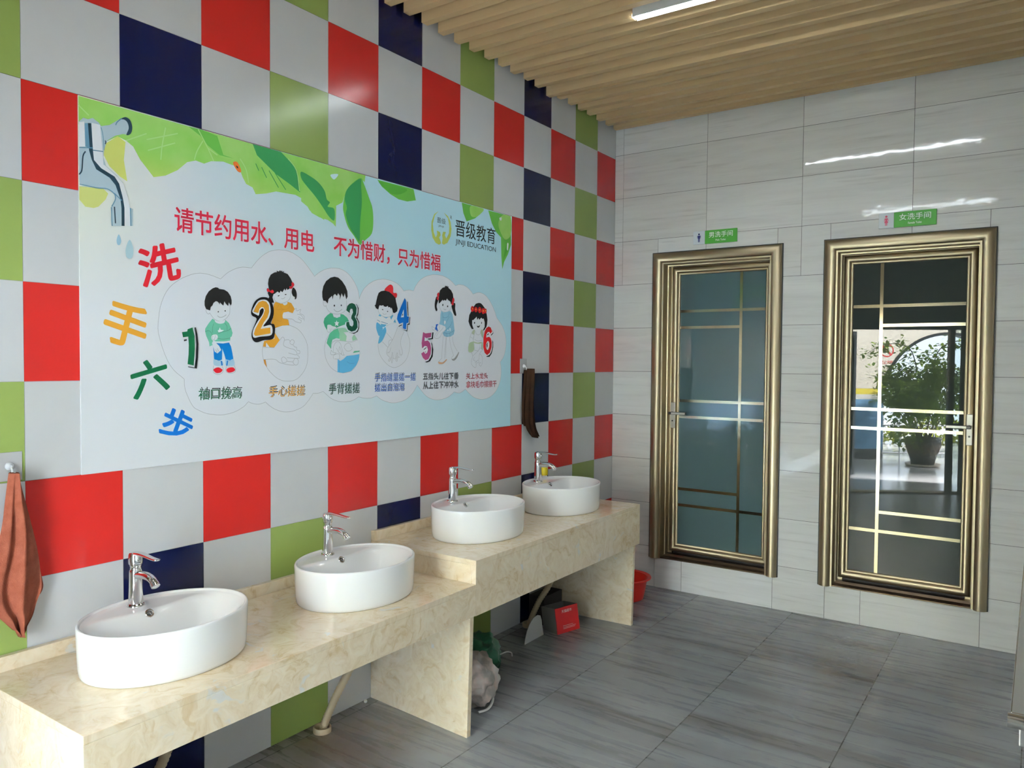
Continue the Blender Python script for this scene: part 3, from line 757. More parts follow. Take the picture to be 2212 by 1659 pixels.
('c5','black','p',0,'1735,652 1734,669 1737,696 1743,718 1764,734 1784,739 1778,744 1786,743 1788,748 1793,743 1802,748 1801,742 1814,744 1809,738 1831,727 1846,710 1850,691 1840,661 1831,655 1827,668 1810,675 1799,683 1791,671 1776,674 1772,668 1764,674 1748,660'),
('c5','black','s',0,'1719,687 1731,672 1722,650 1719,637 1725,621 1717,614 1707,626 1704,646 1709,670'),
('c5','black','s',0,'1836,649 1853,664 1866,660 1865,635 1875,604 1864,599 1853,610 1844,626'),
('c5','red2','s',0,'1729,706 1737,708 1739,694 1733,683 1735,672 1725,670 1718,678 1723,687 1722,698'),
('c5','red2','s',0,'1844,686 1855,689 1859,675 1853,664 1851,654 1840,652 1835,660 1840,671'),
('c5','black','s',0,'1767,654 1771,649 1767,642 1762,647'),
('c5','black','s',0,'1804,649 1809,643 1804,638 1800,643'),
('c5','outline','L',3,'1773,630 1783,624 1793,629'),
('n5','shadow','p',0,'1686,508 1694,508 1690,475 1658,472 1652,476 1680,479'),
('n5','shadow','p',0,'1670,464 1684,452 1693,423 1689,389 1669,365 1645,359 1630,362 1657,368 1677,389 1682,426'),
('n5','shadow','p',0,'1615,422 1641,434 1645,431 1617,419'),
('n5','shadow','l',7,'1631,412 1637,414 1639,404'),
('n5','white','p',0,'1613,509 1632,504 1682,509 1679,479 1635,474 1672,467 1682,439 1681,399 1661,373 1637,368 1614,378 1600,404 1625,414 1617,419 1604,424'),
('n5','purple','p',0,'1616,507 1633,501 1678,506 1674,483 1637,478 1629,484 1627,463 1652,467 1670,454 1676,428 1673,399 1657,376 1635,370 1616,381 1603,402 1623,412 1633,401 1647,407 1653,422 1645,438 1629,440 1610,427 1606,453'),
('n5','shadow','p',0,'1621,423 1640,434 1643,431 1623,420'),
('n5','shadow','p',0,'1632,412 1637,413 1638,405'),
('c6','paper','s',0,'2009,585 2048,601 2114,600 2118,565 2099,546 2060,535 2022,543 2009,560'),
('c6','lime','s',0,'2024,533 2034,529 2026,508 2006,516'),
('c6','lime','s',0,'2085,531 2103,536 2107,495 2095,499 2085,517'),
('c6','lime','s',0,'2021,472 2057,466 2092,471 2088,462 2057,460 2023,465'),
('c6','lime2','s',0,'1980,450 1990,464 2021,470 2025,456 2027,428 2005,414 1981,416 1977,434'),
('c6','lime','s',0,'2092,462 2103,467 2104,429 2092,436'),
('c6','outline','L',2,'2006,516 1993,496 1980,455'),
('c6','outline','L',2,'2006,516 2026,508 2016,478'),
('c6','outline','L',2,'1993,496 2015,487'),
('c6','outline','L',2,'2038,529 2045,514 2064,507 2080,515 2087,529'),
('c6','outline','L',2,'2032,527 2027,504 2019,469'),
('c6','outline','L',2,'2031,482 2061,475 2096,480'),
('c6','outline','L',2,'2080,459 2077,436 2058,417'),
('c6','outline','L',2,'2027,460 2029,428'),
('c6','outline','L',2,'2029,426 2062,423 2081,438 2100,427 2077,408 2070,373'),
('c6','outline','L',2,'2005,414 2015,394 2005,366 2009,348 2036,333 2047,341 2043,355'),
('c6','outline','L',2,'2015,394 2058,419'),
('c6','outline','L',2,'2033,389 2020,373 2035,371 2039,359 2051,369 2047,350'),
('c6','outline','L',2,'2051,366 2064,373 2070,362 2055,357'),
('c6','outline','L',2,'2077,408 2100,390 2101,359 2089,341 2074,348 2074,357 2089,359'),
('c6','black','p',0,'2006,537 2022,537 2009,560 2009,585 2016,583 2037,596 2048,604 2052,587 2065,598 2071,588 2090,601 2098,594 2110,597 2120,577 2120,553 2103,531 2130,540 2141,566 2145,592 2137,624 2117,656 2097,671 2082,678 2063,678 2040,672 2023,657 1999,628 1984,609 1977,575 1989,555'),
('c6','red3','s',0,'2025,644 2023,634 2015,629 2006,627 1999,634 1995,642 1999,651 2006,658 2015,657 2023,653'),
('c6','yel','s',0,'2015,644 2013,641 2009,641 2007,644 2009,648 2013,648'),
('c6','red3','s',0,'2054,642 2052,633 2045,628 2037,627 2030,632 2027,640 2030,648 2036,655 2045,654 2052,650'),
('c6','yel','s',0,'2045,642 2043,639 2039,638 2037,642 2039,646 2043,646'),
('c6','red3','s',0,'2089,641 2087,631 2079,626 2070,624 2063,631 2058,640 2062,649 2069,657 2078,656 2087,651'),
('c6','yel','s',0,'2078,642 2076,638 2073,638 2071,641 2072,645 2076,645'),
('c6','red3','s',0,'2120,637 2119,628 2111,623 2101,621 2095,627 2091,636 2094,645 2101,652 2110,651 2118,647'),
('c6','yel','s',0,'2110,638 2108,634 2104,634 2102,637 2104,641 2108,642'),
('c6','red3','s',0,'2136,639 2135,631 2130,627 2123,625 2119,631 2116,638 2119,646 2123,652 2129,651 2135,648'),
('c6','yel','s',0,'2131,640 2129,637 2125,636 2123,640 2125,644 2129,644'),
('c6','black','s',0,'2029,576 2034,571 2029,564 2024,570'),
('c6','black','s',0,'2092,579 2095,573 2091,567 2088,572'),
('c6','black','p',0,'2048,557 2062,553 2078,561 2072,549 2062,546 2054,548'),
('n6','shadow','p',0,'2189,542 2198,521 2178,507 2174,511 2194,523'),
('n6','shadow','p',0,'2182,490 2196,474 2197,445 2183,409 2163,391 2136,391 2136,395 2163,402 2187,438'),
('n6','white','s',0,'2114,532 2134,552 2161,556 2181,546 2190,528 2170,513 2178,501 2188,478 2189,445 2171,409 2139,396 2116,409 2104,443 2105,495'),
('n6','red3','p',0,'2118,528 2132,547 2153,556 2173,551 2186,530 2168,517 2162,526 2146,526 2134,514 2132,495 2154,503 2174,492 2183,471 2182,445 2167,414 2141,400 2118,413 2106,443 2107,495'),
('n6','white','s',0,'2146,477 2160,468 2159,444 2145,428 2131,442 2133,463'),
('n6','shadow','p',0,'2150,472 2135,460 2137,437 2145,449 2143,458'),
('n6','shadow','p',0,'2158,520 2140,514 2142,507 2154,513'),
('n6','white','p',0,'2136,514 2162,526 2169,517 2178,506 2162,501 2132,495'),
('n6','shadow','p',0,'2156,520 2140,513 2142,507 2152,512'),
('logo','olive','p',0,'1731,1111 1698,1090 1679,1051 1677,1009 1687,974 1711,951 1736,945 1752,954 1744,971 1736,981 1748,993 1744,1008 1719,1013 1723,995 1711,977 1695,1001 1688,1042 1704,1086'),
('logo','olive','p',0,'1772,1110 1805,1086 1816,1050 1814,1013 1793,983 1781,998 1789,1015 1768,1014 1760,995 1764,979 1759,955 1773,950 1802,963 1827,999 1833,1037 1825,1073 1805,1097'),
]
TEXTS=[
('heading', 'hred', '请节约用水、用电', 320, 938, 811, 896, None, 18, 'white'),
('heading2', 'hred', '不为惜财，只为惜福', 1046, 1745, 811, 895, None, 18, 'pinkw'),
('name', 'black', '晋级教育', 1865, 2214, 1007, 1093, None, 4, None),
('name', 'black', 'JINJI EDUCATION', 1866, 2218, 958, 992, None, 0, None),
('logo', 'greyd', '晋级', 1720, 1787, 1052, 1080, None, 0, None),
('logo', 'greyd', 'JINJI', 1731, 1772, 1032, 1043, None, 0, None),
('logo', 'greyd', 'R', 1824, 1837, 1086, 1103, None, 0, None),
('t1', 'green2', '袖口挽高', 409, 587, 221, 262, (4.6, 5.8), 8, 'cloudw'),
('t2', 'orange', '手心搓搓', 712, 889, 221, 262, (4.6, 4.6), 6, 'cloudw'),
('t3', 'green6', '手背搓搓', 1019, 1197, 222, 264, (2.6, 6), 8, 'cloudw'),
('t4', 'blue3', '手指缝里搓一搓', 1290, 1566, 271, 307, (2.5, 5.4), 6, 'cloudw'),
('t4', 'blue3', '搓出白泡泡', 1290, 1487, 225, 259, (2.5, 5.4), 6, 'cloudw'),
('t5', 'navy', '五指头儿往下垂', 1619, 1895, 273, 306, (3, 3.4), 6, 'cloudw'),
('t5', 'navy', '从上往下冲冲水', 1619, 1895, 228, 264, (3, 3.4), 6, 'cloudw'),
('t6', 'hred', '关上水龙头', 1959, 2150, 272, 303, (2.4, 2.4), 3, 'cloudw'),
('t6', 'hred', '拿块毛巾擦擦干', 1960, 2232, 225, 261, (2.4, 2.4), 3, 'cloudw'),
('side', 'red4', '洗', (264, 690), (72, 24), (-11, 65)),
('side', 'orange', '手', (148, 479), (70, -22), (18, 70)),
('side', 'green2', '六', (227, 305), (65, 18), (-9, 59)),
('side', 'blue2', '步', (327, 139), (53, -27), (20, 49)),
]

# ================================================================== STRUCTURE
RX = 3.0                       # right wall
CEIL = 3.145                   # underside of the slats
TOP = 3.30

# ---- floor (runs on through the doorway into the courtyard)
mb = MB()
mb.hexa([ent(-0.2, -0.0998, -0.12), ent(3.66, -0.0998, -0.12), (3.14, 0.14, -0.12), (-0.17, 0.14, -0.12)], [ent(-0.2, -0.0998, 0.0), ent(3.66, -0.0998, 0.0), (3.14, 0.14, 0.0), (-0.17, 0.14, 0.0)])
structure('floor', mb, M_FLOOR, 'grey streaked floor tiles of the washroom', 'floor')
mb = MB()
mb.hexa([ent(-6, -0.1, -0.12), ent(-6, -12, -0.12), ent(9, -12, -0.12), ent(9, -0.1, -0.12)], [ent(-6, -0.1, -0.001), ent(-6, -12, -0.001), ent(9, -12, -0.001), ent(9, -0.1, -0.001)])
structure('floor_courtyard', mb, M_PALEFLOOR, 'pale polished courtyard floor outside the doorway', 'floor')

# ---- left wall: checkered tiles
TW, TH, Y12, ZR = 0.2954, 0.2972, 0.2633, 2.9557
g_ = 0.0006
mb = MB()
for c in range(-4, 13):
    ya = -(Y12 + (12 - c) * TW)
    yb = -(Y12 + (11 - c) * TW) if c < 12 else 0.0
    for r in range(-2, 10):
        zt = ZR - r * TH
        zb = max(zt - TH, 0.0)
        zt = min(zt, TOP)
        if zt <= zb:
            continue
        if r % 2 == 0:
            mi = 1 if c % 2 == 0 else 0
        else:
            mi = 2 if c % 4 == 1 else (3 if c % 4 == 3 else 0)
        tl = random.uniform(-1, 1) * 0.0004
        tm = random.uniform(-1, 1) * 0.0004
        y0, y1, z0, z1 = ya + g_, yb - g_, zb + g_, zt - g_
        f = [(0.0 + tl, y0, z0), (0.0 - tm, y1, z0), (0.0 - tl, y1, z1), (0.0 + tm, y0, z1)]
        b = [(-0.004, q[1], q[2]) for q in f]
        mb.add(f + b, [(0, 1, 2, 3), (0, 4, 5, 1), (1, 5, 6, 2), (2, 6, 7, 3), (3, 7, 4, 0)], mi)
yend = -4.75
mb.box(-0.15, -0.002, yend, 0.14, 0.0, TOP, 4)
structure('wall_left', mb, M_TILE, 'checkered wall of white, red, navy and green square tiles', 'wall', fix=False)

# ---- stone-tiled walls (far and right)
D1 = (0.33, 1.125, 0.21, 2.245)
D2 = (1.435, 2.245, 0.21, 2.245)
def tile_rects():
    rows = [2.9758 - 0.3 * i for i in range(0, 10)]
    rows = [TOP] + rows + [0.0]
    out = []
    upx = [0.0, 0.0641, 0.6656, 1.2671, 1.8686, 2.4701, RX]
    botx = [0.0, 0.333, 0.528, 1.129, 1.44, 1.64, 2.243, 2.845, RX]
    for i in range(len(rows) - 1):
        zt, zb = rows[i], rows[i + 1]
        if zb < 0.01:                                   # bottom course
            for j in range(len(botx) - 1):
                a, b = botx[j], botx[j + 1]
                cm = (a + b) / 2
                t = 0.205 if (D1[0] < cm < D1[1] or D2[0] < cm < D2[1]) else zt
                out.append((a, b, 0.0, t))
        elif zt > 2.4:
            xs = upx
            for j in range(len(xs) - 1):
                out.append((xs[j], xs[j + 1], zb, zt))
        elif zt > 2.2:                                  # course cut by the door heads
            for j in range(len(upx) - 1):
                a, b = upx[j], upx[j + 1]
                cuts = sorted({a, b} | {x for x in (D1[0], D1[1], D2[0], D2[1]) if a < x < b})
                for q in range(len(cuts) - 1):
                    cm = (cuts[q] + cuts[q + 1]) / 2
                    ind = D1[0] < cm < D1[1] or D2[0] < cm < D2[1]
                    out.append((cuts[q], cuts[q + 1], 2.24 if ind else zb, zt))
        else:
            for a, b in ((0.0, D1[0]), (D1[1], D2[0]), (D2[1], RX)):
                out.append((a, b, zb, zt))
    return out
def stone_wall(P, rects, mb, g=0.0011):
    for a, b, z0, z1 in rects:
        t = [random.uniform(-1, 1) * 0.0005 for _ in range(4)]
        c = [(a + g, z0 + g, t[0]), (b - g, z0 + g, t[1]), (b - g, z1 - g, -t[0] - t[1] + t[2] * 0), (a + g, z1 - g, 0)]
        # keep each tile planar: three corners free, the fourth follows
        d3 = c[0][2] + c[2][2] - c[1][2]
        c[3] = (c[3][0], c[3][1], d3)
        f = [P(q[0], q[2] * 0.6, q[1]) for q in c]
        bk = [P(q[0], 0.006, q[1]) for q in c]
        mb.add(f + bk, [(0, 1, 2, 3), (0, 4, 5, 1), (1, 5, 6, 2), (2, 6, 7, 3), (3, 7, 4, 0)], 0)
        w0, w1 = P(a, 0.002, z0), P(b, 0.14, z1)
        mb.box(min(w0[0], w1[0]), max(w0[0], w1[0]), min(w0[1], w1[1]), max(w0[1], w1[1]), z0, z1, 1)
mb = MB()
stone_wall(lambda x, d, z: (x, d, z), tile_rects(), mb)
structure('wall_far', mb, M_STONE, 'far wall of pale veined stone tiles holding both doors', 'wall', fix=False)
mb = MB()
rr_ = []
rows = [TOP] + [2.9758 - 0.3 * i for i in range(10)] + [0.0]
for i in range(len(rows) - 1):
    for j in range(11):
        a = 0.6015 * j + (0.0)
        b = min(a + 0.6015, 6.25)
        if b > a:
            rr_.append((a, b, rows[i + 1], rows[i]))
stone_wall(lambda a, d, z: (RX + d, -a, z), rr_, mb)
structure('wall_right', mb, M_STONE, 'right-hand wall of pale veined stone tiles', 'wall', fix=False)

# ---- entrance wall behind the camera, with the doorway to the courtyard
WJ0, WJ1, HJ = 0.545, 1.905, 2.0
mb = MB()
def ewall(mb, w0, w1, z0, z1, n0=-0.20, n1=0.0, mi=0):
    mb.hexa([ent(w0, n0, z0), ent(w1, n0, z0), ent(w1, n1, z0), ent(w0, n1, z0)],
            [ent(w0, n0, z1), ent(w1, n0, z1), ent(w1, n1, z1), ent(w0, n1, z1)], mi)
ewall(mb, -0.20, WJ0, 0, TOP)
ewall(mb, 2.12, 3.66, 0, TOP)
ewall(mb, WJ0, 2.12, HJ, TOP)
structure('wall_back', mb, M_WALLP, 'plain entrance wall behind the viewer with the courtyard doorway', 'wall')
mb = MB()
ewall(mb, WJ0 + 0.0005, WJ0 + 0.05, 0.0125, HJ - 0.0005, -0.05, 0.01)
ewall(mb, WJ1 - 0.06, WJ1, 0.0125, HJ - 0.0005, -0.05, 0.01)
ewall(mb, 2.075, 2.1195, 0.0125, HJ - 0.0005, -0.05, 0.01)
ewall(mb, WJ0 + 0.0505, 2.0745, HJ - 0.05, HJ - 0.0005, -0.05, 0.0095)
structure('trim_1', mb, M_DARKFRAME, 'dark metal frame around the courtyard doorway and its sidelight', 'door frame')
mb = MB()
ewall(mb, WJ1 + 0.0005, 2.0745, 0.0125, HJ - 0.0505, -0.025, -0.018)
structure('window_1', mb, M_GLASSC, 'narrow glass sidelight beside the courtyard doorway', 'window')
mb = MB()
ewall(mb, WJ0 + 0.0005, 2.1195, 0.0005, 0.012, -0.0995, 0.06)
structure('trim_2', mb, M_TAN, 'tan stone threshold strip across the courtyard doorway', 'threshold')

# ---- ceiling of hanging wood-look slats, one continuous surface pattern
mb = MB()
y = -0.035
i = 0
pitch = 0.1245
while y > -6.4:
    dz = -0.022 if abs(y + 0.906) < 0.06 else random.uniform(-0.003, 0.003)
    x0 = 0.018 + random.uniform(0, 0.008)
    yb, yt = y - 0.042, y
    xr = RX - 0.01
    # the slats stop at the slanting entrance wall
    lim = 0.0
    if yb < -4.449:
        x0 = max(x0, (-4.42 - yb) / 0.6017 + 0.03)
    if x0 < xr - 0.05 and abs(y - 0.0) >= 0:
        tube = None
        for ty in (-1.56, -3.98):
            if abs((y - 0.021) - ty) < 0.062:
                tube = ty
        segs = [(x0, xr)] if tube is None else [(x0, 0.88), (2.12, xr)]
        for a, b in segs:
            if b > a:
                mb.box(a, b, yb, yt, CEIL + dz, TOP - 0.02, 0)
    y -= pitch
    i += 1
mb.hexa([(-0.15, 0.14, TOP - 0.02), (RX + 0.15, 0.14, TOP - 0.02), (RX + 0.15, -6.45, TOP - 0.02), (-0.15, -4.55, TOP - 0.02)],
        [(-0.15, 0.14, TOP + 0.1), (RX + 0.15, 0.14, TOP + 0.1), (RX + 0.15, -6.45, TOP + 0.1), (-0.15, -4.55, TOP + 0.1)], 1)
structure('ceiling', mb, [M_WOOD, M_DARK], 'ceiling of parallel wood-coloured slats', 'ceiling', fix=False)

# ---- LED tubes let into the slats
def tube_light(y, label):
    t = thing('tube_light', label, 'lamp', (1.5, y, 3.10), 'tube lights in the slatted ceiling')
    mb = MB()
    mb.box(0.89, 2.11, y - 0.026, y + 0.026, 3.152, 3.28)
    for s_ in (-1, 1):
        mb.box(0.89, 2.11, y + s_ * 0.0255 - 0.0015, y + s_ * 0.0255 + 0.0015, 3.139, 3.1519)
    mb.build('housing', M_WHITEP, t)
    mb = MB()
    pr = [(0.0235 * math.cos(a), 0.009 * math.sin(a)) for a in [PI + PI * k_ / 8 for k_ in range(9)]]
    n = len(pr)
    vs = [(0.90, y + p_[0], 3.1430 + p_[1]) for p_ in pr] + [(2.10, y + p_[0], 3.1430 + p_[1]) for p_ in pr]
    fs = [(k_, k_ + 1, n + k_ + 1, n + k_) for k_ in range(n - 1)] + [tuple(range(n)), tuple(range(2 * n - 1, n - 1, -1))]
    mb.add(vs, fs)
    mb.build('diffuser', M_TUBE, t, smooth=True)
    return t
tube_light(-1.56, 'lit white tube lamp seen between the ceiling slats')
tube_light(-3.98, 'lit white tube lamp overhead, seen only as the lower streak mirrored in the stone tiles')

# ---- doors
def sweep(mb, x0, x1, z0, z1, prof, closed=True, mi=0):
    """run a profile (inset, y) around a rectangle with mitred corners; closed=False leaves the bottom side open"""
    rings = []
    for d, yy in prof:
        if closed:
            rings.append([(x0 + d, yy, z0 + d), (x0 + d, yy, z1 - d), (x1 - d, yy, z1 - d), (x1 - d, yy, z0 + d)])
        else:
            rings.append([(x0 + d, yy, z0), (x0 + d, yy, z1 - d), (x1 - d, yy, z1 - d), (x1 - d, yy, z0)])
    n = len(prof)
    m_ = 4
    vs = [q for r_ in rings for q in r_]
    fs = []
    for i in range(n):
        i2 = (i + 1) % n
        for j in range(4 if closed else 3):
            j2 = (j + 1) % 4
            fs.append((i * m_ + j, i * m_ + j2, i2 * m_ + j2, i2 * m_ + j))
    if not closed:
        fs.append(tuple(i * m_ for i in range(n)))
        fs.append(tuple(i * m_ + 3 for i in range(n - 1, -1, -1)))
    mb.add(vs, fs, mi)
CASING = [(0.0, 0.001), (0.0, -0.012), (0.004, -0.018), (0.009, -0.0235), (0.016, -0.029), (0.024, -0.033), (0.034, -0.036),
          (0.046, -0.0345), (0.056, -0.029), (0.063, -0.020), (0.066, -0.011), (0.0755, -0.010), (0.0765, -0.006), (0.0765, 0.060), (0.084, 0.062), (0.084, 0.108), (0.112, 0.110), (0.112, 0.136), (0.05, 0.136), (0.05, 0.001)]
LEAFP = [(0.0, 0.108), (0.0, 0.092), (0.002, 0.086), (0.007, 0.077), (0.014, 0.071), (0.023, 0.068), (0.032, 0.070), (0.039, 0.077), (0.0425, 0.087),
         (0.0450, 0.086), (0.0490, 0.087), (0.0545, 0.092), (0.0545, 0.120), (0.004, 0.120)]
def make_door(name, label, xo0, xo1, xl0, xl1, vx, bars, handle_side, glass):
    d = thing(name, label, 'door', (0, 0, 0), None, 'structure')
    zo0, zo1 = 0.205, 2.276
    mb = MB()
    sweep(mb, xo0, xo1, zo0, zo1, CASING, False)
    mb.build('casing', M_BRONZE, d, smooth=True, angle=58)
    mb = MB()
    for s_ in (0, 1):
        xa = xo0 - 0.004 if s_ == 0 else xo1
        mb.box(xa, xa + 0.004, -0.012, 0.001, zo0, zo1 + 0.004)
    mb.box(xo0, xo1, -0.012, 0.001, zo1, zo1 + 0.004)
    mb.build('seal_strip', M_RUBBER, d)
    mb = MB()
    mb.box(xo0 + 0.0765, xo1 - 0.0765, -0.006, 0.106, 0.2052, 0.2125)
    mb.hexa([(xo0 + 0.0765, 0.055, 0.2125), (xo1 - 0.0765, 0.055, 0.2125), (xo1 - 0.0765, 0.106, 0.2125), (xo0 + 0.0765, 0.106, 0.2125)],
            [(xo0 + 0.0765, 0.066, 0.226), (xo1 - 0.0765, 0.066, 0.226), (xo1 - 0.0765, 0.106, 0.226), (xo0 + 0.0765, 0.106, 0.226)])
    mb.build('threshold', M_BRONZED, d, bevel=0.001)
    mb = MB()
    mb.box(xo0 + 0.03, xo1 - 0.03, 0.1365, 0.142, 0.2, zo1 - 0.02)
    mb.build('light_stop', M_RUBBER, d)  # black panel added behind the door to stop sky light leaking through gaps
    mb = MB()
    zl0, zl1 = 0.243, 2.188
    sweep(mb, xl0, xl1, zl0, zl1, LEAFP, True)
    lf = mb.build('leaf', M_BRONZE, d, smooth=True, angle=58)
    ins = 0.0535
    gx0, gx1, gz0, gz1 = xl0 + ins, xl1 - ins, zl0 + ins, zl1 - ins
    mb = MB()
    mb.box(gx0 - 0.004, gx1 + 0.004, 0.100, 0.106, gz0 - 0.004, gz1 + 0.004)
    pane = sub('pane', mb, glass, lf)
    mb = MB()
    mb.box(vx - 0.0092, vx + 0.0092, 0.0975, 0.0999, gz0, gz1)
    for z, where in bars:
        a, b = gx0, gx1
        if where == 'L':
            b = vx - 0.0092
        if where == 'R':
            a = vx + 0.0092
        if a < vx < b:
            mb.box(a, vx - 0.0095, 0.0977, 0.0999, z - 0.0092, z + 0.0092)
            mb.box(vx + 0.0095, b, 0.0977, 0.0999, z - 0.0092, z + 0.0092)
        else:
            mb.box(a, b, 0.0977, 0.0999, z - 0.0092, z + 0.0092)
    sub('muntin', mb, M_MUNTIN, lf)
    # handle
    hx = xl0 + 0.0225 if handle_side == 'L' else xl1 - 0.0225
    sg = 1 if handle_side == 'L' else -1
    mb = MB()
    mb.box(hx - 0.017, hx + 0.017, 0.061, 0.0705, 1.093, 1.268)
    hp = mb.build('handle_plate', M_SATIN, d, bevel=0.004)
    mb = MB()
    R90 = Matrix.Rotation(PI / 2, 3, 'X')
    mb.lathe([(0.0001, 0.0), (0.009, 0.0), (0.009, 0.040), (0.0001, 0.040)], (hx, 0.0612, 1.197), 16, 0, axis=R90)
    mb.box(min(hx - sg * 0.010, hx + sg * 0.112), max(hx - sg * 0.010, hx + sg * 0.112), 0.008, 0.026, 1.188, 1.206)
    lv = sub('lever', mb, M_BLACK, hp, bevel=0.003)
    mb = MB()
    mb.box(min(hx + sg * 0.012, hx + sg * 0.109), max(hx + sg * 0.012, hx + sg * 0.109), 0.0065, 0.009, 1.1905, 1.2035)
    sub('lever_inlay', mb, M_SATIN, hp)
    mb = MB()
    mb.lathe([(0.0001, 0.0), (0.0055, 0.0), (0.0055, 0.004), (0.0035, 0.004), (0.003, 0.001), (0.0001, 0.001)], (hx, 0.0612, 1.143), 16, 0, axis=R90)
    sub('keyhole', mb, M_CHROMED, hp)
    return d
make_door('door_1', 'bronze framed frosted glass door on the left, under the sign with the dark blue figure', 0.300, 1.158, 0.402, 1.0855, 0.872,
          [(1.887, 'A'), (1.777, 'L'), (1.280, 'A'), (1.170, 'A'), (0.677, 'L'), (0.566, 'A')], 'L', M_PANE)
make_door('door_2', 'bronze framed glass door on the right, mirroring the courtyard plant', 1.405, 2.276, 1.4955, 2.1905, 1.705,
          [(1.882, 'A'), (1.768, 'R'), (1.272, 'A'), (1.158, 'A'), (0.664, 'R'), (0.550, 'A')], 'R', M_PANE2)

# ================================================================== DOOR SIGNS
def flat_text(mb, s, x0, x1, z0, z1, y, mi=0, offset=0.0):
    vs, ts = text_tris(s, 0.0)
    a, b, c, d = box2(vs)
    for dx, dz in ([(offset * math.cos(PI / 3 * i), offset * math.sin(PI / 3 * i)) for i in range(6)] if offset else [(0, 0)]):
        P = [(x0 + (q[0] + dx - a) / (b - a) * (x1 - x0), y, z0 + (q[1] + dz - c) / (d - c) * (z1 - z0)) for q in vs]
        mb.add(P, [t for t in ts], mi)
        y -= 0.00003
def ell(cx, cz, rx, rz, y, n=20):
    return [(cx + rx * math.cos(2 * PI * i / n), y, cz + rz * math.sin(2 * PI * i / n)) for i in range(n)]
def door_sign(x0, xm, x1, z0, z1, zh, en, woman, label):
    t = thing('door_sign', label, 'sign', ((x0 + x1) / 2, -0.009, z0))
    mb = MB()
    mb.box(xm, x1, -0.011, -0.001, z0, z1)
    mb.build('name_panel', M_SIGNG, t, bevel=0.0015)
    mb = MB()
    mb.box(x0, xm, -0.011, -0.001, z0, z1)
    mb.build('figure_panel', M_SIGNW, t, bevel=0.0015)
    mb = MB()
    w = x1 - xm
    flat_text(mb, zh, xm + 0.13 * w, x1 - 0.13 * w, z0 + 0.038, z1 - 0.012, -0.0118, 0, 0.012)
    flat_text(mb, en, xm + 0.34 * w, x1 - 0.34 * w, z0 + 0.014, z0 + 0.026, -0.0118, 0, 0.01)
    mb.build('sign_lettering', M_INK_W, t, fix=False)
    mb = MB()
    cx = (x0 + xm) / 2
    zc = (z0 + z1) / 2
    Y = -0.0118
    e = ell(cx, zc + 0.0225, 0.0062, 0.0062, Y)
    mb.add(e, [tuple(range(len(e)))])
    if woman:
        mb.add([(cx - 0.008, Y, zc + 0.013), (cx + 0.008, Y, zc + 0.013), (cx + 0.0045, Y, zc + 0.001), (cx + 0.011, Y, zc - 0.013), (cx - 0.011, Y, zc - 0.013), (cx - 0.0045, Y, zc + 0.001)], [(0, 1, 2, 5), (5, 2, 3, 4)])
        mb.quad((cx - 0.012, Y, zc - 0.004), (cx - 0.0085, Y, zc + 0.013), (cx - 0.0065, Y, zc + 0.008), (cx - 0.0095, Y, zc - 0.004))
        mb.quad((cx + 0.012, Y, zc - 0.004), (cx + 0.0085, Y, zc + 0.013), (cx + 0.0065, Y, zc + 0.008), (cx + 0.0095, Y, zc - 0.004))
        for s_ in (-1, 1):
            mb.quad((cx + s_ * 0.001, Y, zc - 0.013), (cx + s_ * 0.0055, Y, zc - 0.013), (cx + s_ * 0.005, Y, zc - 0.029), (cx + s_ * 0.0015, Y, zc - 0.029))
    else:
        mb.add([(cx - 0.009, Y, zc + 0.014), (cx + 0.009, Y, zc + 0.014), (cx + 0.0075, Y, zc - 0.006), (cx - 0.0075, Y, zc - 0.006)], [(0, 1, 2, 3)])
        for s_ in (-1, 1):
            mb.quad((cx + s_ * 0.0008, Y, zc - 0.006), (cx + s_ * 0.0068, Y, zc - 0.006), (cx + s_ * 0.006, Y, zc - 0.029), (cx + s_ * 0.0012, Y, zc - 0.029))
            mb.quad((cx + s_ * 0.0095, Y, zc + 0.014), (cx + s_ * 0.0122, Y, zc + 0.012), (cx + s_ * 0.0118, Y, zc - 0.004), (cx + s_ * 0.0094, Y, zc - 0.004))
    mb.build('figure', M_INK_P if woman else M_INK_N, t, fix=False)
    return t
door_sign(0.582, 0.661, 0.873, 2.314, 2.400, '男洗手间', 'Male Toilet', False, 'green and white sign with a dark blue figure over the left door')
door_sign(1.697, 1.776, 1.990, 2.318, 2.404, '女洗手间', 'Female Toilet', True, 'green and white sign with a pink figure over the right door')

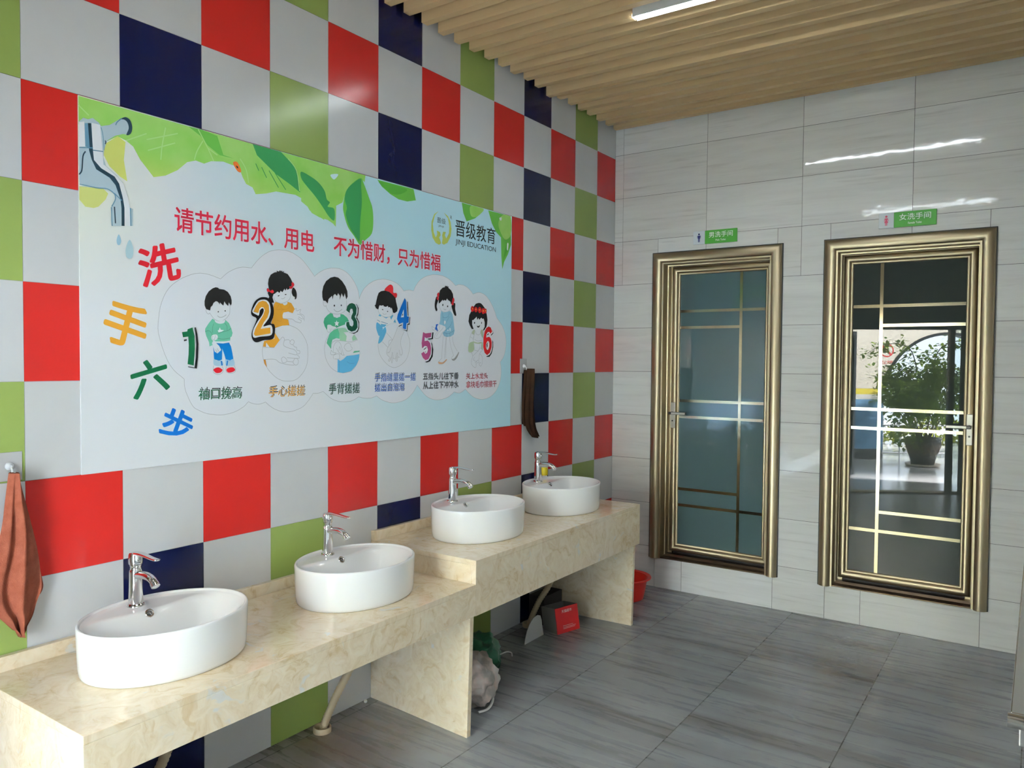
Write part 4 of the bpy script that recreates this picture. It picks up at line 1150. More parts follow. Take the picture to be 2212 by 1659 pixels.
# ================================================================== POSTER
PY0, PZ0, PWD, PHT, PX = -3.648, 1.172, 2.372, 1.186, 0.0062
PG = 1.42
PC = dict(leafl=(140, 190, 90), leafy=(178, 192, 92), yellow=(198, 202, 105), yellow2=(200, 204, 120), leafm=(95, 165, 65), leafd=(45, 125, 70), leafd2=(75, 150, 50), vein=(165, 205, 130),
          ladybug=(215, 110, 45), black=(24, 24, 24), posterblue=(172, 196, 202), white=(198, 200, 203), fblue=(176, 194, 202), fdark=(25, 48, 60), fmid=(95, 135, 155), drop=(150, 185, 205), drop2=(172, 200, 208),
          cloudw=(194, 197, 203), outline=(148, 150, 154), paper=(196, 199, 204), paperd=(189, 191, 196), green1=(96, 168, 142), green2=(8, 84, 52), green3=(58, 145, 110), green4=(78, 160, 126), green5=(146, 192, 160), green6=(10, 70, 50),
          blue1=(0, 108, 182), blue2=(10, 100, 185), blue3=(28, 90, 180), blueline=(75, 125, 165), pale=(168, 200, 220), red1=(200, 28, 42), red2=(205, 40, 50), red3=(210, 34, 38), red4=(196, 30, 42), hred=(198, 34, 62), pinkw=(205, 196, 204),
          dgline=(58, 110, 92), shadow=(18, 18, 20), circle=(193, 196, 202), orange=(212, 150, 48), oranged=(176, 120, 42), sky=(90, 165, 205), sky2=(142, 190, 212), sole=(205, 160, 130), grey=(150, 150, 152), purple=(172, 76, 126), lime=(186, 200, 172), lime2=(176, 194, 160),
          yel=(228, 196, 60), olive=(184, 196, 96), greyd=(60, 66, 72), navy=(20, 24, 40))
PM = {k_: mat('print_' + k_, lin(*v_, gain=PG if k_ in ('white', 'cloudw', 'paper', 'paperd', 'circle', 'pinkw', 'posterblue', 'outline') else (0.80 if k_ in ('hred', 'red1', 'red2', 'red3', 'red4', 'blue1', 'blue2', 'blue3', 'green2', 'green6', 'orange', 'purple', 'navy') else 0.98)), 0.42, spec=0.2) for k_, v_ in PC.items()}
k = NT(PM['leafl'])
sp = k.n('SeparateXYZ', {0: k.geo()})
za = k.n('MapRange', {'Value': sp.outputs[2], 'From Min': PZ0 + 0.90, 'From Max': PZ0 + 1.08, 'To Min': 1.0, 'To Max': 0.0}).outputs[0]
ya = k.n('MapRange', {'Value': sp.outputs[1], 'From Min': PY0 + 0.55, 'From Max': PY0 + 0.85, 'To Min': 1.0, 'To Max': 0.0}).outputs[0]
yz = k.n('Math', {0: za, 1: ya}, operation='MULTIPLY').outputs[0]
nz = k.noise(k.geo((1, 1, 1)), 7.0, 3)
k.link(k.mix(yz, k.ramp(nz, [(0.35, lin(132, 186, 82, 1.0)), (0.65, lin(152, 196, 104, 1.0))]), lin(182, 194, 92, 1.0)), k.b.inputs['Base Color'])
m = mat('print_background', (0.7, 0.75, 0.78), 0.42, spec=0.2)
k = NT(m)
sp = k.n('SeparateXYZ', {0: k.geo()})
sN = k.n('MapRange', {'Value': sp.outputs[1], 'From Min': PY0, 'From Max': PY0 + PWD}, clamp=False).outputs[0]
tN = k.n('MapRange', {'Value': sp.outputs[2], 'From Min': PZ0, 'From Max': PZ0 + PHT}, clamp=False).outputs[0]
wob = k.n('MapRange', {'Value': k.noise(k.geo((1, 1, 1.4)), 1.6, 3), 'To Min': -0.16, 'To Max': 0.16}).outputs[0]
t4 = k.n('Math', {0: tN, 1: 0.42}, operation='MULTIPLY').outputs[0]
sm = k.n('Math', {0: k.n('Math', {0: sN, 1: t4}, operation='ADD').outputs[0], 1: wob}, operation='ADD').outputs[0]
blu = k.ramp(sm, [(0.46, lin(194, 197, 201, PG)), (0.72, lin(172, 196, 203, PG)), (1.0, lin(156, 190, 202, PG))])
lft = k.ramp(sN, [(0.0, (1, 1, 1)), (0.14, (0, 0, 0))])
yl = k.mix(1.0, lft, k.ramp(tN, [(0.45, (0, 0, 0)), (0.75, (0.45, 0.45, 0.45))]), 'MULTIPLY')
k.link(k.mix(yl, blu, lin(206, 208, 170, PG)), k.b.inputs['Base Color'])
M_PBG = m

poster = thing('poster', 'wide printed hand-washing poster with leaves, a tap and six cartoon children on the checkered wall', 'poster', (0.0, PY0 + PWD / 2, PZ0))
mb = MB()
mb.box(0.0012, PX, PY0, PY0 + PWD, PZ0, PZ0 + PHT)
mb.build('board', M_PBG, poster, bevel=0.0008)
PART_NAMES = dict(leaf='leaf_print', faucet='tap_print', cloud='cloud_print', logo='logo', heading='heading_lettering', name='company_lettering', side='title_character')
for i in range(4, 7):
    PART_NAMES['leaf%d' % i] = 'leaf_print'
PART_NAMES['heading2'] = 'heading_lettering'
for i in range(1, 7):
    PART_NAMES['c%d' % i] = 'child_print'
    PART_NAMES['n%d' % i] = 'step_number'
    PART_NAMES['t%d' % i] = 'caption_lettering'
PART_LABELS = dict(c1='boy with green jumper and blue trousers', c2='girl in orange top with two plaits', c3='boy in green shirt with white star', c4='girl with red bow bending down', c5='girl in pale blue jumper at small tap',
                   c6='girl with wreath of red flowers', n1='green digit one', n2='orange digit two', n3='green digit three', n4='blue digit four', n5='purple digit five', n6='red digit six')
parts = {}
layer = {}
def pmesh(part):
    if part not in parts:
        parts[part] = (MB(), [])
    return parts[part]
def pmi(part, col):
    ml = parts[part][1]
    if col not in ml:
        ml.append(col)
    return ml.index(col)
def pput(part, col, pts2, tris):
    mbp, _ = pmesh(part)
    base = 62 if part == 'faucet' else (95 if part[0] == 'n' and part[1:].isdigit() else (12 if part[0] in 'ct' and part[1:].isdigit() else (45 if part[:4] == 'head' else 3)))
    if part == 'cloud':
        base = 0
    layer[part] = layer.get(part, base) + 1
    x = PX + 0.0002 + layer[part] * 0.00003
    mbp.add([(x, PY0 + a / 1000.0, PZ0 + b / 1000.0) for a, b in pts2], tris, pmi(part, col))
def ribbon(pts, w):
    L, Rr = [], []
    n = len(pts)
    for i, q in enumerate(pts):
        a = pts[max(i - 1, 0)]
        b = pts[min(i + 1, n - 1)]
        dx, dy = b[0] - a[0], b[1] - a[1]
        l_ = math.hypot(dx, dy) or 1
        nx, ny = -dy / l_ * w / 2, dx / l_ * w / 2
        L.append((q[0] + nx, q[1] + ny))
        Rr.append((q[0] - nx, q[1] - ny))
    vs = L + Rr
    fs = [(i, i + 1, n + i + 1, n + i) for i in range(n - 1)]
    return vs, fs
CLIP = (1.0, PWD * 1000 - 1, 1.0, PHT * 1000 - 1)
for part, col, mode, w, data in SHAPES:
    pts = [tuple(float(c) for c in q.split(',')) for q in data.split()]
    if mode == 's':
        pts = catmull(pts, 4, True)
    elif mode == 'L':
        pts = catmull(pts, 4, False)
    pts = [(min(max(a, CLIP[0]), CLIP[1]), min(max(b, CLIP[2]), CLIP[3])) for a, b in pts]
    if mode in 'ps':
        pmesh(part)
        pput(part, col, pts, fill2d(pts))
    else:
        pmesh(part)
        vs, fs = ribbon(pts, max(w * 0.8, 1.3))
        pput(part, col, vs, fs)
DIRS = [(math.cos(PI / 4 * i), math.sin(PI / 4 * i)) for i in range(8)]
def ptext(part, col, s, f, r):
    """lettering; r thickens the strokes by repeating the outline around itself"""
    vs0, ts = text_tris(s, 0.0)
    for dx, dz in (([DIRS[1], DIRS[3], DIRS[5], DIRS[7]] if r < 0.022 else DIRS) if r > 0 else [(0, 0)]):
        vs = [(q[0] + dx * r, q[1] + dz * r) for q in vs0]
        cut = {'heading': 6.0, 'heading2': 5.0}.get(part)
        if cut:                       # the phrase breaks after its comma: two pieces of lettering
            for half in (0, 1):
                sel = [t_ for t_ in ts if (vs0[t_[0]][0] >= cut - 0.02) == bool(half)]
                used = sorted({i_ for t_ in sel for i_ in t_})
                mp_ = {i_: n_ for n_, i_ in enumerate(used)}
                key_ = part + ('_end' if half else '')
                PART_NAMES[key_] = 'heading_lettering'
                pput(key_, col, [f(vs[i_]) for i_ in used], [tuple(mp_[i_] for i_ in t_) for t_ in sel])
        else:
            pput(part, col, [f(q) for q in vs], ts)
for it in TEXTS:
    if it[0] == 'side':
        _, col, ch, c0, rv, uv = it
        vs, ts = text_tris(ch, 0.0)
        a, b, c, d = box2(vs)
        key = 'side' + ch
        PART_NAMES[key] = 'title_character'
        for dx, dz in DIRS:
            pt = []
            for q in vs:
                u_ = (q[0] + dx * 0.024 - (a + b) / 2) / (b - a) * 1.92
                v_ = (q[1] + dz * 0.024 - (c + d) / 2) / (d - c) * 1.92
                pt.append((c0[0] + rv[0] * u_ + uv[0] * v_, c0[1] + rv[1] * u_ + uv[1] * v_))
            pput(key, col, pt, ts)
        continue
    part, col, s, x0, x1, z0, z1, sh, bold, glow = it
    base, _t = text_tris(s, 0.0)
    a, b, c, d = box2(base)
    if ',' in s or '，' in s or '、' in s:
        pass
    fx = (x1 - x0) / (b - a)
    fz = (z1 - z0) / (d - c)
    def f(q, dx=0, dz=0):
        return (x0 + (q[0] - a) * fx + dx, z0 + (q[1] - c) * fz + dz)
    if sh:
        ptext(part, 'shadow', s, lambda q: f(q, sh[0], sh[1]), 0.0)
    if glow:
        ptext(part, glow, s, f, bold / 1000.0 + 0.022)
    ptext(part, col, s, f, bold / 1000.0)
for key, (mbp, cols) in parts.items():
    o = mbp.build(PART_NAMES[key], [PM[c_] for c_ in cols], poster, fix=False)
    if key in PART_LABELS:
        o['label'] = PART_LABELS[key]

# ================================================================== COUNTERS
CF = 0.60
def counter(label, y0, y1, zt, apron_b, legs):
    t = thing('vanity_counter', label, 'counter', (0.3, (y0 + y1) / 2, 0.0))
    mb = MB()
    mb.box(0.0008, CF, y0, y1, zt - 0.022, zt)
    mb.build('worktop', M_MARBLE, t, bevel=0.0015)
    mb = MB()
    mb.box(CF - 0.022, CF, y0, y1, apron_b, zt - 0.0221)
    mb.build('apron', M_MARBLE, t, bevel=0.001)
    mb = MB()
    mb.box(0.0005, 0.0225, y0, y1, zt + 0.0002, zt + 0.045)
    mb.build('backsplash', M_MARBLE, t, bevel=0.0015)
    for poly_top, poly_bot in legs:
        mb = MB()
        mb.hexa(poly_bot, poly_top)
        mb.build('leg_panel', M_MARBLE, t, bevel=0.001)
    return t
ZL, ZU = 0.624, 0.722
SPLIT = -2.372
AX = CF - 0.0221
low = counter('lower beige marble counter at the front, carrying the two nearest basins', -3.94, SPLIT - 0.0008, ZL, 0.494,
        [([(0.001, -3.9395, 0.6019), (AX, -3.9395, 0.6019), (AX, -3.917, 0.6019), (0.001, -3.917, 0.6019)],
          [(0.001, -3.9395, 0.0), (0.55, -3.9395, 0.0), (0.55, -3.917, 0.0), (0.001, -3.917, 0.0)])])
up = counter('higher beige marble counter beyond the step, carrying the two farthest basins', SPLIT, -0.812, ZU, 0.492,
        [([(0.001, SPLIT, 0.6999), (AX, SPLIT, 0.6999), (AX, SPLIT + 0.024, 0.6999), (0.001, SPLIT + 0.024, 0.6999)],
          [(0.001, SPLIT, 0.0), (AX + 0.016, SPLIT - 0.046, 0.0), (AX + 0.016, SPLIT - 0.022, 0.0), (0.001, SPLIT + 0.024, 0.0)]),
         ([(0.001, -0.8355, 0.6999), (AX, -0.8355, 0.6999), (AX, -0.8125, 0.6999), (0.001, -0.8125, 0.6999)],
          [(0.001, -0.8355, 0.0), (0.550, -0.805, 0.0), (0.550, -0.782, 0.0), (0.001, -0.8125, 0.0)])])

# ================================================================== BASINS
BA, BB, BH = 0.252, 0.205, 0.147       # half length (y), half depth (x), height
BX = 0.302
def basin_mesh():
    N = 96
    vs, fs = [], []
    def ring(fn):
        o = len(vs)
        for i in range(N):
            a = 2 * PI * i / N
            vs.append(fn(math.cos(a), math.sin(a)))
        return o
    rings = []
    # outside from the foot up to the rim
    for inset, z in ((0.060, 0.000), (0.020, 0.0), (0.012, 0.0), (0.0085, 0.003), (0.006, 0.010), (0.004, 0.03), (0.002, 0.08), (0.0005, 0.125), (0.0, 0.138), (0.0005, 0.1425), (0.0022, 0.1458), (0.0048, 0.147), (0.0078, 0.1462), (0.0098, 0.1440), (0.0108, 0.1405)):
        rings.append(ring(lambda c, s_, i_=inset, z_=z: ((BB - i_) * c, (BA - i_) * s_, z_)))
    # inside: bowl sunk below the rim with a raised tap ledge at the back
    def zin(x, y, e):
        # e: normalised radius 0..1 at inner edge
        wall = min(max((1.0 - e) / 0.34, 0.0), 1.0)
        wall = wall * wall * (3 - 2 * wall)
        bowl = 0.085 * wall + 0.022 * max(0.0, 1 - (e / 0.7) ** 2) * (1 if e < .7 else 0)
        edge = -0.088 + 0.012 * math.cos(y / 0.2 * PI)
        led = min(max((x - edge) / 0.062, 0.0), 1.0)
        led = led * led * (3 - 2 * led)
        rimstep = min(max((1.0 - e) / 0.06, 0.0), 1.0) * 0.004
        return 0.1405 - rimstep - bowl * led
    for e in [1 - q for q in (0.02, 0.04, 0.07, 0.10, 0.14, 0.18, 0.22, 0.26, 0.30, 0.35, 0.40, 0.45, 0.5, 0.55, 0.6, 0.65, 0.7, 0.75, 0.8, 0.85, 0.9, 0.95)]:
        rings.append(ring(lambda c, s_, e_=e: ((BB - 0.0108) * c * e_, (BA - 0.0108) * s_ * e_, zin((BB - 0.0108) * c * e_, (BA - 0.0108) * s_ * e_, e_))))
    for r0, r1 in zip(rings, rings[1:]):
        for i in range(N):
            i2 = (i + 1) % N
            fs.append((r0 + i, r0 + i2, r1 + i2, r1 + i))
    cidx = len(vs)
    vs.append((0, 0, zin(0, 0, 0)))
    for i in range(N):
        fs.append((rings[-1] + i, rings[-1] + (i + 1) % N, cidx))
    fs.append(tuple(range(rings[0] + N - 1, rings[0] - 1, -1)))
    return vs, fs, zin
bv, bf, zin = basin_mesh()
def basin(loc, label):
    t = thing('wash_basin', label, 'sink', loc, 'oval countertop wash basins')
    L = Vector(loc)
    mb = MB()
    mb.add([L + Vector(q) for q in bv], bf)
    mb.build('bowl', M_CERAMIC, t, smooth=True, angle=50)
    # overflow ring on the ledge slope, and drain
    ox, oy = -0.066, -0.016
    e = 0.002
    def zz_(x, y):
        return zin(x, y, math.hypot(x / (BB - 0.0108), y / (BA - 0.0108)))
    nz = Vector((-(zz_(ox + e, oy) - zz_(ox - e, oy)) / (2 * e), -(zz_(ox, oy + e) - zz_(ox, oy - e)) / (2 * e), 1)).normalized()
    q = Vector((0, 0, 1)).rotation_difference(nz).to_matrix()
    ctr = L + Vector((ox, oy, zz_(ox, oy))) + nz * 0.0005
    mb = MB()
    mb.lathe([(0.0135, -0.006), (0.0138, 0.0015), (0.0125, 0.003), (0.0095, 0.0032), (0.0080, 0.0015), (0.0078, -0.003)], ctr, 24, 0, axis=q)
    mb.lathe([(0.0001, 0.0012), (0.0016, 0.0012)], ctr, 8, 0, axis=q)
    for a in (0.5, 2.6, 4.7):
        d_ = q @ Vector((math.cos(a), math.sin(a), 0))
        mb.tube([ctr + nz * 0.001, ctr + nz * 0.001 + d_ * 0.009], 0.0012, 6)
    ov = mb.build('overflow_ring', M_CHROME, t, smooth=True, fix=False)
    mb = MB()
    mb.lathe([(0.0001, 0.0004), (0.0085, 0.0004)], ctr, 20, 0, axis=q)
    sub('overflow_hole', mb, M_CHROMED, ov, fix=False)
    zc = zin(0.02, 0, 0.1)
    mb = MB()
    mb.lathe([(0.030, zc - 0.0015), (0.030, zc + 0.0025), (0.024, zc + 0.0035), (0.020, zc + 0.001), (0.0001, zc + 0.003)], L + Vector((0.02, 0, 0)), 24, 0)
    mb.build('drain', M_CHROME, t, smooth=True, fix=False)
    return t
BYS = [(-3.544, ZL), (-2.753, ZL), (-1.962, ZU), (-1.196, ZU)]
BLAB = ['large-looking white oval basin nearest the viewer, on the lower counter',
        'white oval basin on the lower counter right before the step',
        'white oval basin on the higher counter right after the step',
        'white oval basin farthest away, on the higher counter next to the tiled corner']
b0 = basin((BX, BYS[0][0], BYS[0][1] + 0.0003), BLAB[0])
for (yy, zz0), lb in list(zip(BYS, BLAB))[1:]:
    dup(b0, (BX, yy, zz0 + 0.0003), lb)

# ================================================================== TAPS
def tap(loc, label):
    t = thing('tap', label, 'tap', loc, 'chrome basin taps')
    L = Vector(loc)
    mb = MB()
    mb.lathe([(0.0001, 0.0), (0.0275, 0.0), (0.0275, 0.004), (0.0245, 0.008), (0.0225, 0.010)], L, 32, 0)
    mb.build('base_flange', M_CHROME, t, smooth=True)
    mb = MB()
    mb.lathe([(0.0222, 0.0095), (0.0212, 0.030), (0.0200, 0.060), (0.0193, 0.090), (0.0192, 0.105), (0.0187, 0.112), (0.0165, 0.116), (0.0160, 0.126), (0.0175, 0.128), (0.0178, 0.132), (0.0001, 0.132)], L, 32, 0)
    bd = mb.build('body', M_CHROME, t, smooth=True)
    pts = catmull([(0.010, 0, 0.099), (0.035, 0, 0.1035), (0.060, 0, 0.1050), (0.082, 0, 0.1020), (0.098, 0, 0.0955), (0.106, 0, 0.0880)], 5)
    n = len(pts)
    mb = MB()
    mb.tube([L + Vector(q) for q in pts], [0.0150 - 0.0028 * i / n for i in range(n)], 16, flat=0.82)
    sp_ = mb.build('spout', M_CHROME, t, smooth=True)
    d_ = (Vector(pts[-1]) - Vector(pts[-2])).normalized()
    ctr = L + Vector(pts[-1])
    q = Vector((0, 0, 1)).rotation_difference(d_).to_matrix()
    mb = MB()
    mb.lathe([(0.0128, -0.004), (0.0135, 0.0), (0.0135, 0.010), (0.0110, 0.012), (0.0100, 0.0105), (0.0001, 0.0105)], ctr, 20, 0, axis=q)
    sub('aerator', mb, M_CHROME, sp_, smooth=True, fix=False)
    mb = MB()
    side = Matrix.Rotation(PI / 2, 3, 'X')
    mb.lathe([(0.0001, 0.0), (0.0042, 0.0), (0.0042, 0.0012), (0.0001, 0.0012)], L + Vector((0.080, -0.0112, 0.1015)), 14, 0, axis=side)
    sub('red_dot', mb, M_REDDOT, sp_)
    mb = MB()
    mb.lathe([(0.0172, 0.1322), (0.0200, 0.134), (0.0208, 0.140), (0.0208, 0.158), (0.0202, 0.164), (0.0180, 0.1685), (0.010, 0.171), (0.0001, 0.1715)], L, 32, 0)
    hd = mb.build('handle_cap', M_CHROME, t, smooth=True)
    mb = MB()
    path = catmull([(0.006, 0, 0.1670), (0.025, 0, 0.1690), (0.055, 0, 0.1680), (0.085, 0, 0.1650), (0.110, 0, 0.1635), (0.126, 0, 0.1645)], 4)
    wd = [0.0145, 0.0135, 0.0115, 0.0100, 0.0098, 0.0090]
    vs, fs = [], []
    m_ = len(path)
    for i, p_ in enumerate(path):
        w = wd[min(int(i / 4), 5)] if i % 4 == 0 else wd[min(i // 4, 5)] * (1 - (i % 4) / 4) + wd[min(i // 4 + 1, 5)] * ((i % 4) / 4)
        if i == m_ - 1:
            w *= 0.55
        th = 0.0042 - 0.0014 * i / m_
        for sy, sz in ((-1, -0.4), (-0.75, -1), (0.75, -1), (1, -0.4), (1, 0.3), (0.7, 0.95), (-0.7, 0.95), (-1, 0.3)):
            vs.append(L + Vector((p_[0], sy * w, p_[2] + sz * th)))
    for i in range(m_ - 1):
        for j in range(8):
            j2 = (j + 1) % 8
            fs.append((i * 8 + j, i * 8 + j2, (i + 1) * 8 + j2, (i + 1) * 8 + j))
    fs.append(tuple(range(7, -1, -1)))
    fs.append(tuple(range((m_ - 1) * 8, m_ * 8)))
    mb.add(vs, fs)
    sub('lever', mb, M_CHROME, hd, smooth=True, angle=60)
    mb = MB()
    mb.lathe([(0.0001, 0.0), (0.0062, 0.0), (0.0062, 0.004), (0.0050, 0.0055), (0.0001, 0.0060)], L + Vector((0.0195, 0, 0.150)), 16, 0, axis=Matrix.Rotation(PI / 2, 3, 'Y'))
    sub('set_screw', mb, M_CHROME, hd, smooth=True)
    return t
TLAB = ['chrome lever tap on the nearest basin, in front of the navy tile',
        'chrome lever tap on the basin just before the counter step',
        'chrome lever tap on the basin just after the counter step',
        'chrome lever tap on the farthest basin, in front of the yellow-capped bottle']
TX = 0.152
tz = zin(TX - BX, 0.0, 0.75) + 0.0003 - 0.0008
t0 = tap((TX, BYS[0][0] - 0.012, ZL + tz), TLAB[0])
for (yy, zz0), lb in list(zip(BYS, TLAB))[1:]:
    dup(t0, (TX, yy - 0.012, zz0 + tz), lb)

# ================================================================== HOOKS AND TOWELS
def hook(y0, y1, z0, z1, ky, kz, label):
    t = thing('wall_hook', label, 'hook', (0.0, (y0 + y1) / 2, z0), 'adhesive towel hooks')
    mb = MB()
    mb.box(0.0006, 0.0030, y0, y1, z0, z1)
    mb.build('backing_plate', M_HOOKP, t, bevel=0.0008)
    mb = MB()
    X = Matrix.Rotation(PI / 2, 3, 'Y')
    mb.lathe([(0.0001, 0.0), (0.0125, 0.0), (0.0125, 0.003), (0.0100, 0.006), (0.0060, 0.009), (0.0040, 0.013), (0.0001, 0.0135)], (0.0030, ky, kz), 10, 0, axis=X)
    mb.build('knob', M_HOOKK, t, smooth=True)
    mb = MB()
    pth = catmull([(0.013, ky, kz - 0.002), (0.020, ky, kz - 0.010), (0.024, ky, kz - 0.022), (0.030, ky, kz - 0.028), (0.036, ky, kz - 0.024), (0.038, ky, kz - 0.014)], 4)
    mb.tube(pth, 0.0030, 8)
    mb.build('hook_arm', M_WHITEP, t, smooth=True)
    return t
M_HOOKP = mat('clear_film', (0.42, 0.42, 0.42), 0.25)
M_HOOKK = mat('clear_knob', (0.66, 0.67, 0.68), 0.15)
hook(-3.890, -3.817, 1.178, 1.263, -3.852, 1.222, 'white hook on a grey plate at the left edge, holding the rust towel')
hook(-1.176, -1.106, 1.471, 1.555, -1.137, 1.512, 'white hook on a grey plate right of the poster, holding the shade-darkened towel')
def towel(name, label, matl, ky, kz, outline, seed, folds, depth=0.024, x0=0.034):
    """cloth gathered on a hook: outline rows (z, y_left, y_right), pleats run downwards"""
    rows = catmull([(a, b, c) for a, b, c in outline], 7)
    n = 72
    vs, fs = [], []
    rng = random.Random(seed)
    ph = [rng.uniform(0, 6.28) for _ in range(6)]
    nr = len(rows)
    for j, (z, yl, yr) in enumerate(rows):
        v = j / (nr - 1)
        for side in (1, -1):
            for i in range(n):
                u = i / (n - 1)
                if side < 0:
                    u = 1 - u
                amp = depth * (0.20 + 0.80 * min(v * 2.2, 1))
                w = math.sin(u * folds * PI * 2 + ph[0] + 0.8 * math.sin(v * 3 + ph[1])) * 0.55 + math.sin(u * folds * PI * 3.7 + ph[2] + v * 1.5) * 0.28
                w += 0.35 * math.sin(u * 3.1 + v * 5 + ph[3]) + noise.noise(Vector((u * 3, v * 6, seed))) * 0.5
                prof = math.sin(PI * min(max(u, 0), 1)) ** 0.5
                half = 0.0045 + 0.014 * (1 - min(v * 2.5, 1)) * prof
                bulge = 0.010 * prof
                x = x0 + (bulge + w * amp) * prof + (half if side > 0 else -half) * (0.25 + prof)
                x = max(x, 0.0045 + (0.002 if side > 0 else 0))
                sag = 0.012 * noise.noise(Vector((u * 4 + 7, seed * 1.3, 0))) * v
                vs.append((x, yl + (yr - yl) * u, z + sag - (0.006 * math.sin(u * folds * 6.28 + ph[4]) if v > 0.9 else 0)))
    m2 = 2 * n
    for j in range(nr - 1):
        for i in range(m2):
            i2 = (i + 1) % m2
            fs.append((j * m2 + i, j * m2 + i2, (j + 1) * m2 + i2, (j + 1) * m2 + i))
    fs.append(tuple(range(m2 - 1, -1, -1)))
    fs.append(tuple(range((nr - 1) * m2, nr * m2)))
    return vs, fs
t = thing('towel', 'rust brown towel hanging at the left edge above the lower counter', 'towel', (0.03, -3.852, 1.2))
vs, fs = towel('towel', '', M_TOWEL1, -3.852, 1.2, [(1.206, -3.866, -3.842), (1.185, -3.869, -3.838), (1.13, -3.876, -3.826), (1.05, -3.886, -3.808), (0.97, -3.905, -3.792), (0.90, -3.925, -3.784), (0.85, -3.930, -3.782), (0.81, -3.912, -3.796), (0.775, -3.885, -3.806), (0.745, -3.862, -3.822), (0.722, -3.845, -3.832)], 3, 1.7, 0.022)
mb = MB()
mb.add(vs, fs)
mb.build('front_fold', M_TOWEL1, t, smooth=True, angle=80)
vs, fs = towel('towel', '', M_TOWEL1, -3.852, 1.2, [(1.19, -3.858, -3.836), (1.10, -3.856, -3.816), (1.00, -3.850, -3.797), (0.92, -3.846, -3.780), (0.875, -3.840, -3.771), (0.850, -3.838, -3.768), (0.832, -3.832, -3.775), (0.825, -3.826, -3.790)], 9, 1.2, 0.008, 0.0145)
mb = MB()
mb.add(vs, fs)
mb.build('rear_fold', M_TOWEL1, t, smooth=True, angle=80)
t = thing('towel', 'rust towel coloured dark for shade, hanging beside the right end of the poster', 'towel', (0.03, -1.13, 1.5))
vs, fs = towel('towel', '', M_TOWEL2, -1.13, 1.5, [(1.498, -1.146, -1.112), (1.47, -1.152, -1.102), (1.40, -1.158, -1.092), (1.30, -1.166, -1.080), (1.20, -1.166, -1.064), (1.15, -1.150, -1.050), (1.12, -1.118, -1.036), (1.105, -1.100, -1.026), (1.090, -1.088, -1.020)], 5, 1.3, 0.020)
mb = MB()
mb.add(vs, fs)
mb.build('front_fold', M_TOWEL2, t, smooth=True, angle=80)
vs, fs = towel('towel', '', M_TOWEL2, -1.13, 1.5, [(1.49, -1.145, -1.120), (1.40, -1.160, -1.105), (1.30, -1.170, -1.10), (1.20, -1.168, -1.10), (1.18, -1.160, -1.11), (1.172, -1.150, -1.115)], 8, 1.0, 0.008, 0.0145)
mb = MB()
mb.add(vs, fs)
mb.build('rear_fold', M_TOWEL2, t, smooth=True, angle=80)

# ================================================================== SMALL THINGS
# bottle behind the farthest tap
t = thing('spray_bottle', 'white bottle with a yellow cap standing behind the farthest tap', 'bottle', (0.052, -0.985, ZU))
L = Vector((0.055, -0.985, ZU + 0.0004))
mb = MB()
mb.lathe([(0.0001, 0.0), (0.0215, 0.0), (0.0235, 0.004), (0.0235, 0.118), (0.021, 0.128), (0.017, 0.134), (0.0165, 0.138), (0.0001, 0.138)], L, 24)
mb.build('body', M_WHITEP, t, smooth=True)
mb = MB()
mb.lathe([(0.0001, 0.1382), (0.0205, 0.1382), (0.0210, 0.145), (0.0195, 0.180), (0.0175, 0.184), (0.0001, 0.185)], L, 24)
mb.build('cap', M_YELLOW, t, smooth=True)
mb = MB()
mb.lathe([(0.0238, 0.030), (0.0238, 0.100)], L, 24)
mb.build('paper_band', M_SIGNW, t, smooth=True, fix=False)

# drain hoses from the basins to rings in the floor
def hose(yb, zb, label, first=None):
    loc = (0.07, yb + 0.03, 0.0)
    t = thing('drain_hose', label, 'hose', loc, 'drain hoses under the counters')
    mb = MB()
    path = catmull([(0.32, yb, zb - 0.024), (0.318, yb, zb - 0.10), (0.285, yb + 0.030, zb - 0.20), (0.20, yb + 0.060, 0.28), (0.125, yb + 0.060, 0.155), (0.086, yb + 0.045, 0.06), (0.072, yb + 0.034, 0.006)], 14)
    n = len(path)
    mb.tube(path, [0.0155 + (0.0018 if (i // 1) % 2 == 0 else -0.0012) for i in range(n)], 14)
    mb.build('hose', M_HOSE, t, smooth=True, angle=70)
    mb = MB()
    mb.lathe([(0.037, 0.0), (0.0375, 0.020), (0.036, 0.0225), (0.031, 0.0225), (0.0295, 0.020), (0.0295, 0.0)], (0.070, yb + 0.033, 0.0), 28)
    mb.build('floor_ring', M_HOSE, t, smooth=True, fix=False)
    return t
HL = ['cream drain hose under the nearest basin, at the foot of the dark front corner', 'cream corrugated drain hose leaning into a ring beside the marble leg panel',
      'cream drain hose in the shadow behind the step, by the plastic bags', 'cream drain hose in the dark behind the cartons']
for (yy, zz0), lb in zip(BYS, HL):
    hose(yy, zz0, lb)

# red carton under the higher counter
t = thing('carton', 'red printed carton on the floor under the higher counter', 'box', (0.24, -1.10, 0.0))
a, b = Vector((0.280, -1.185, 0.0)), Vector((0.328, -1.018, 0.0))
e = (b - a).normalized()
nrm = Vector((e.y, -e.x, 0))
lean = Vector((-0.020, 0.0, 0.142))
def cq(w, d, h):
    return a + e * w - nrm * d + lean * h
wl = (b - a).length
mb = MB()
mb.hexa([cq(0, 0, 0), cq(wl, 0, 0), cq(wl, .004, 0), cq(0, .004, 0)], [cq(0, 0, 1), cq(wl, 0, 1), cq(wl, .004, 1), cq(0, .004, 1)])
fr = mb.build('front_panel', M_REDCARD, t)
mb = MB()
for w0, w1 in ((0.0, .004), (wl - .004, wl)):
    mb.hexa([cq(w0, .0045, 0), cq(w1, .0045, 0), cq(w1, .12, 0), cq(w0, .12, 0)], [cq(w0, .0045, 1), cq(w1, .0045, 1), cq(w1, .12, .9), cq(w0, .12, .9)])
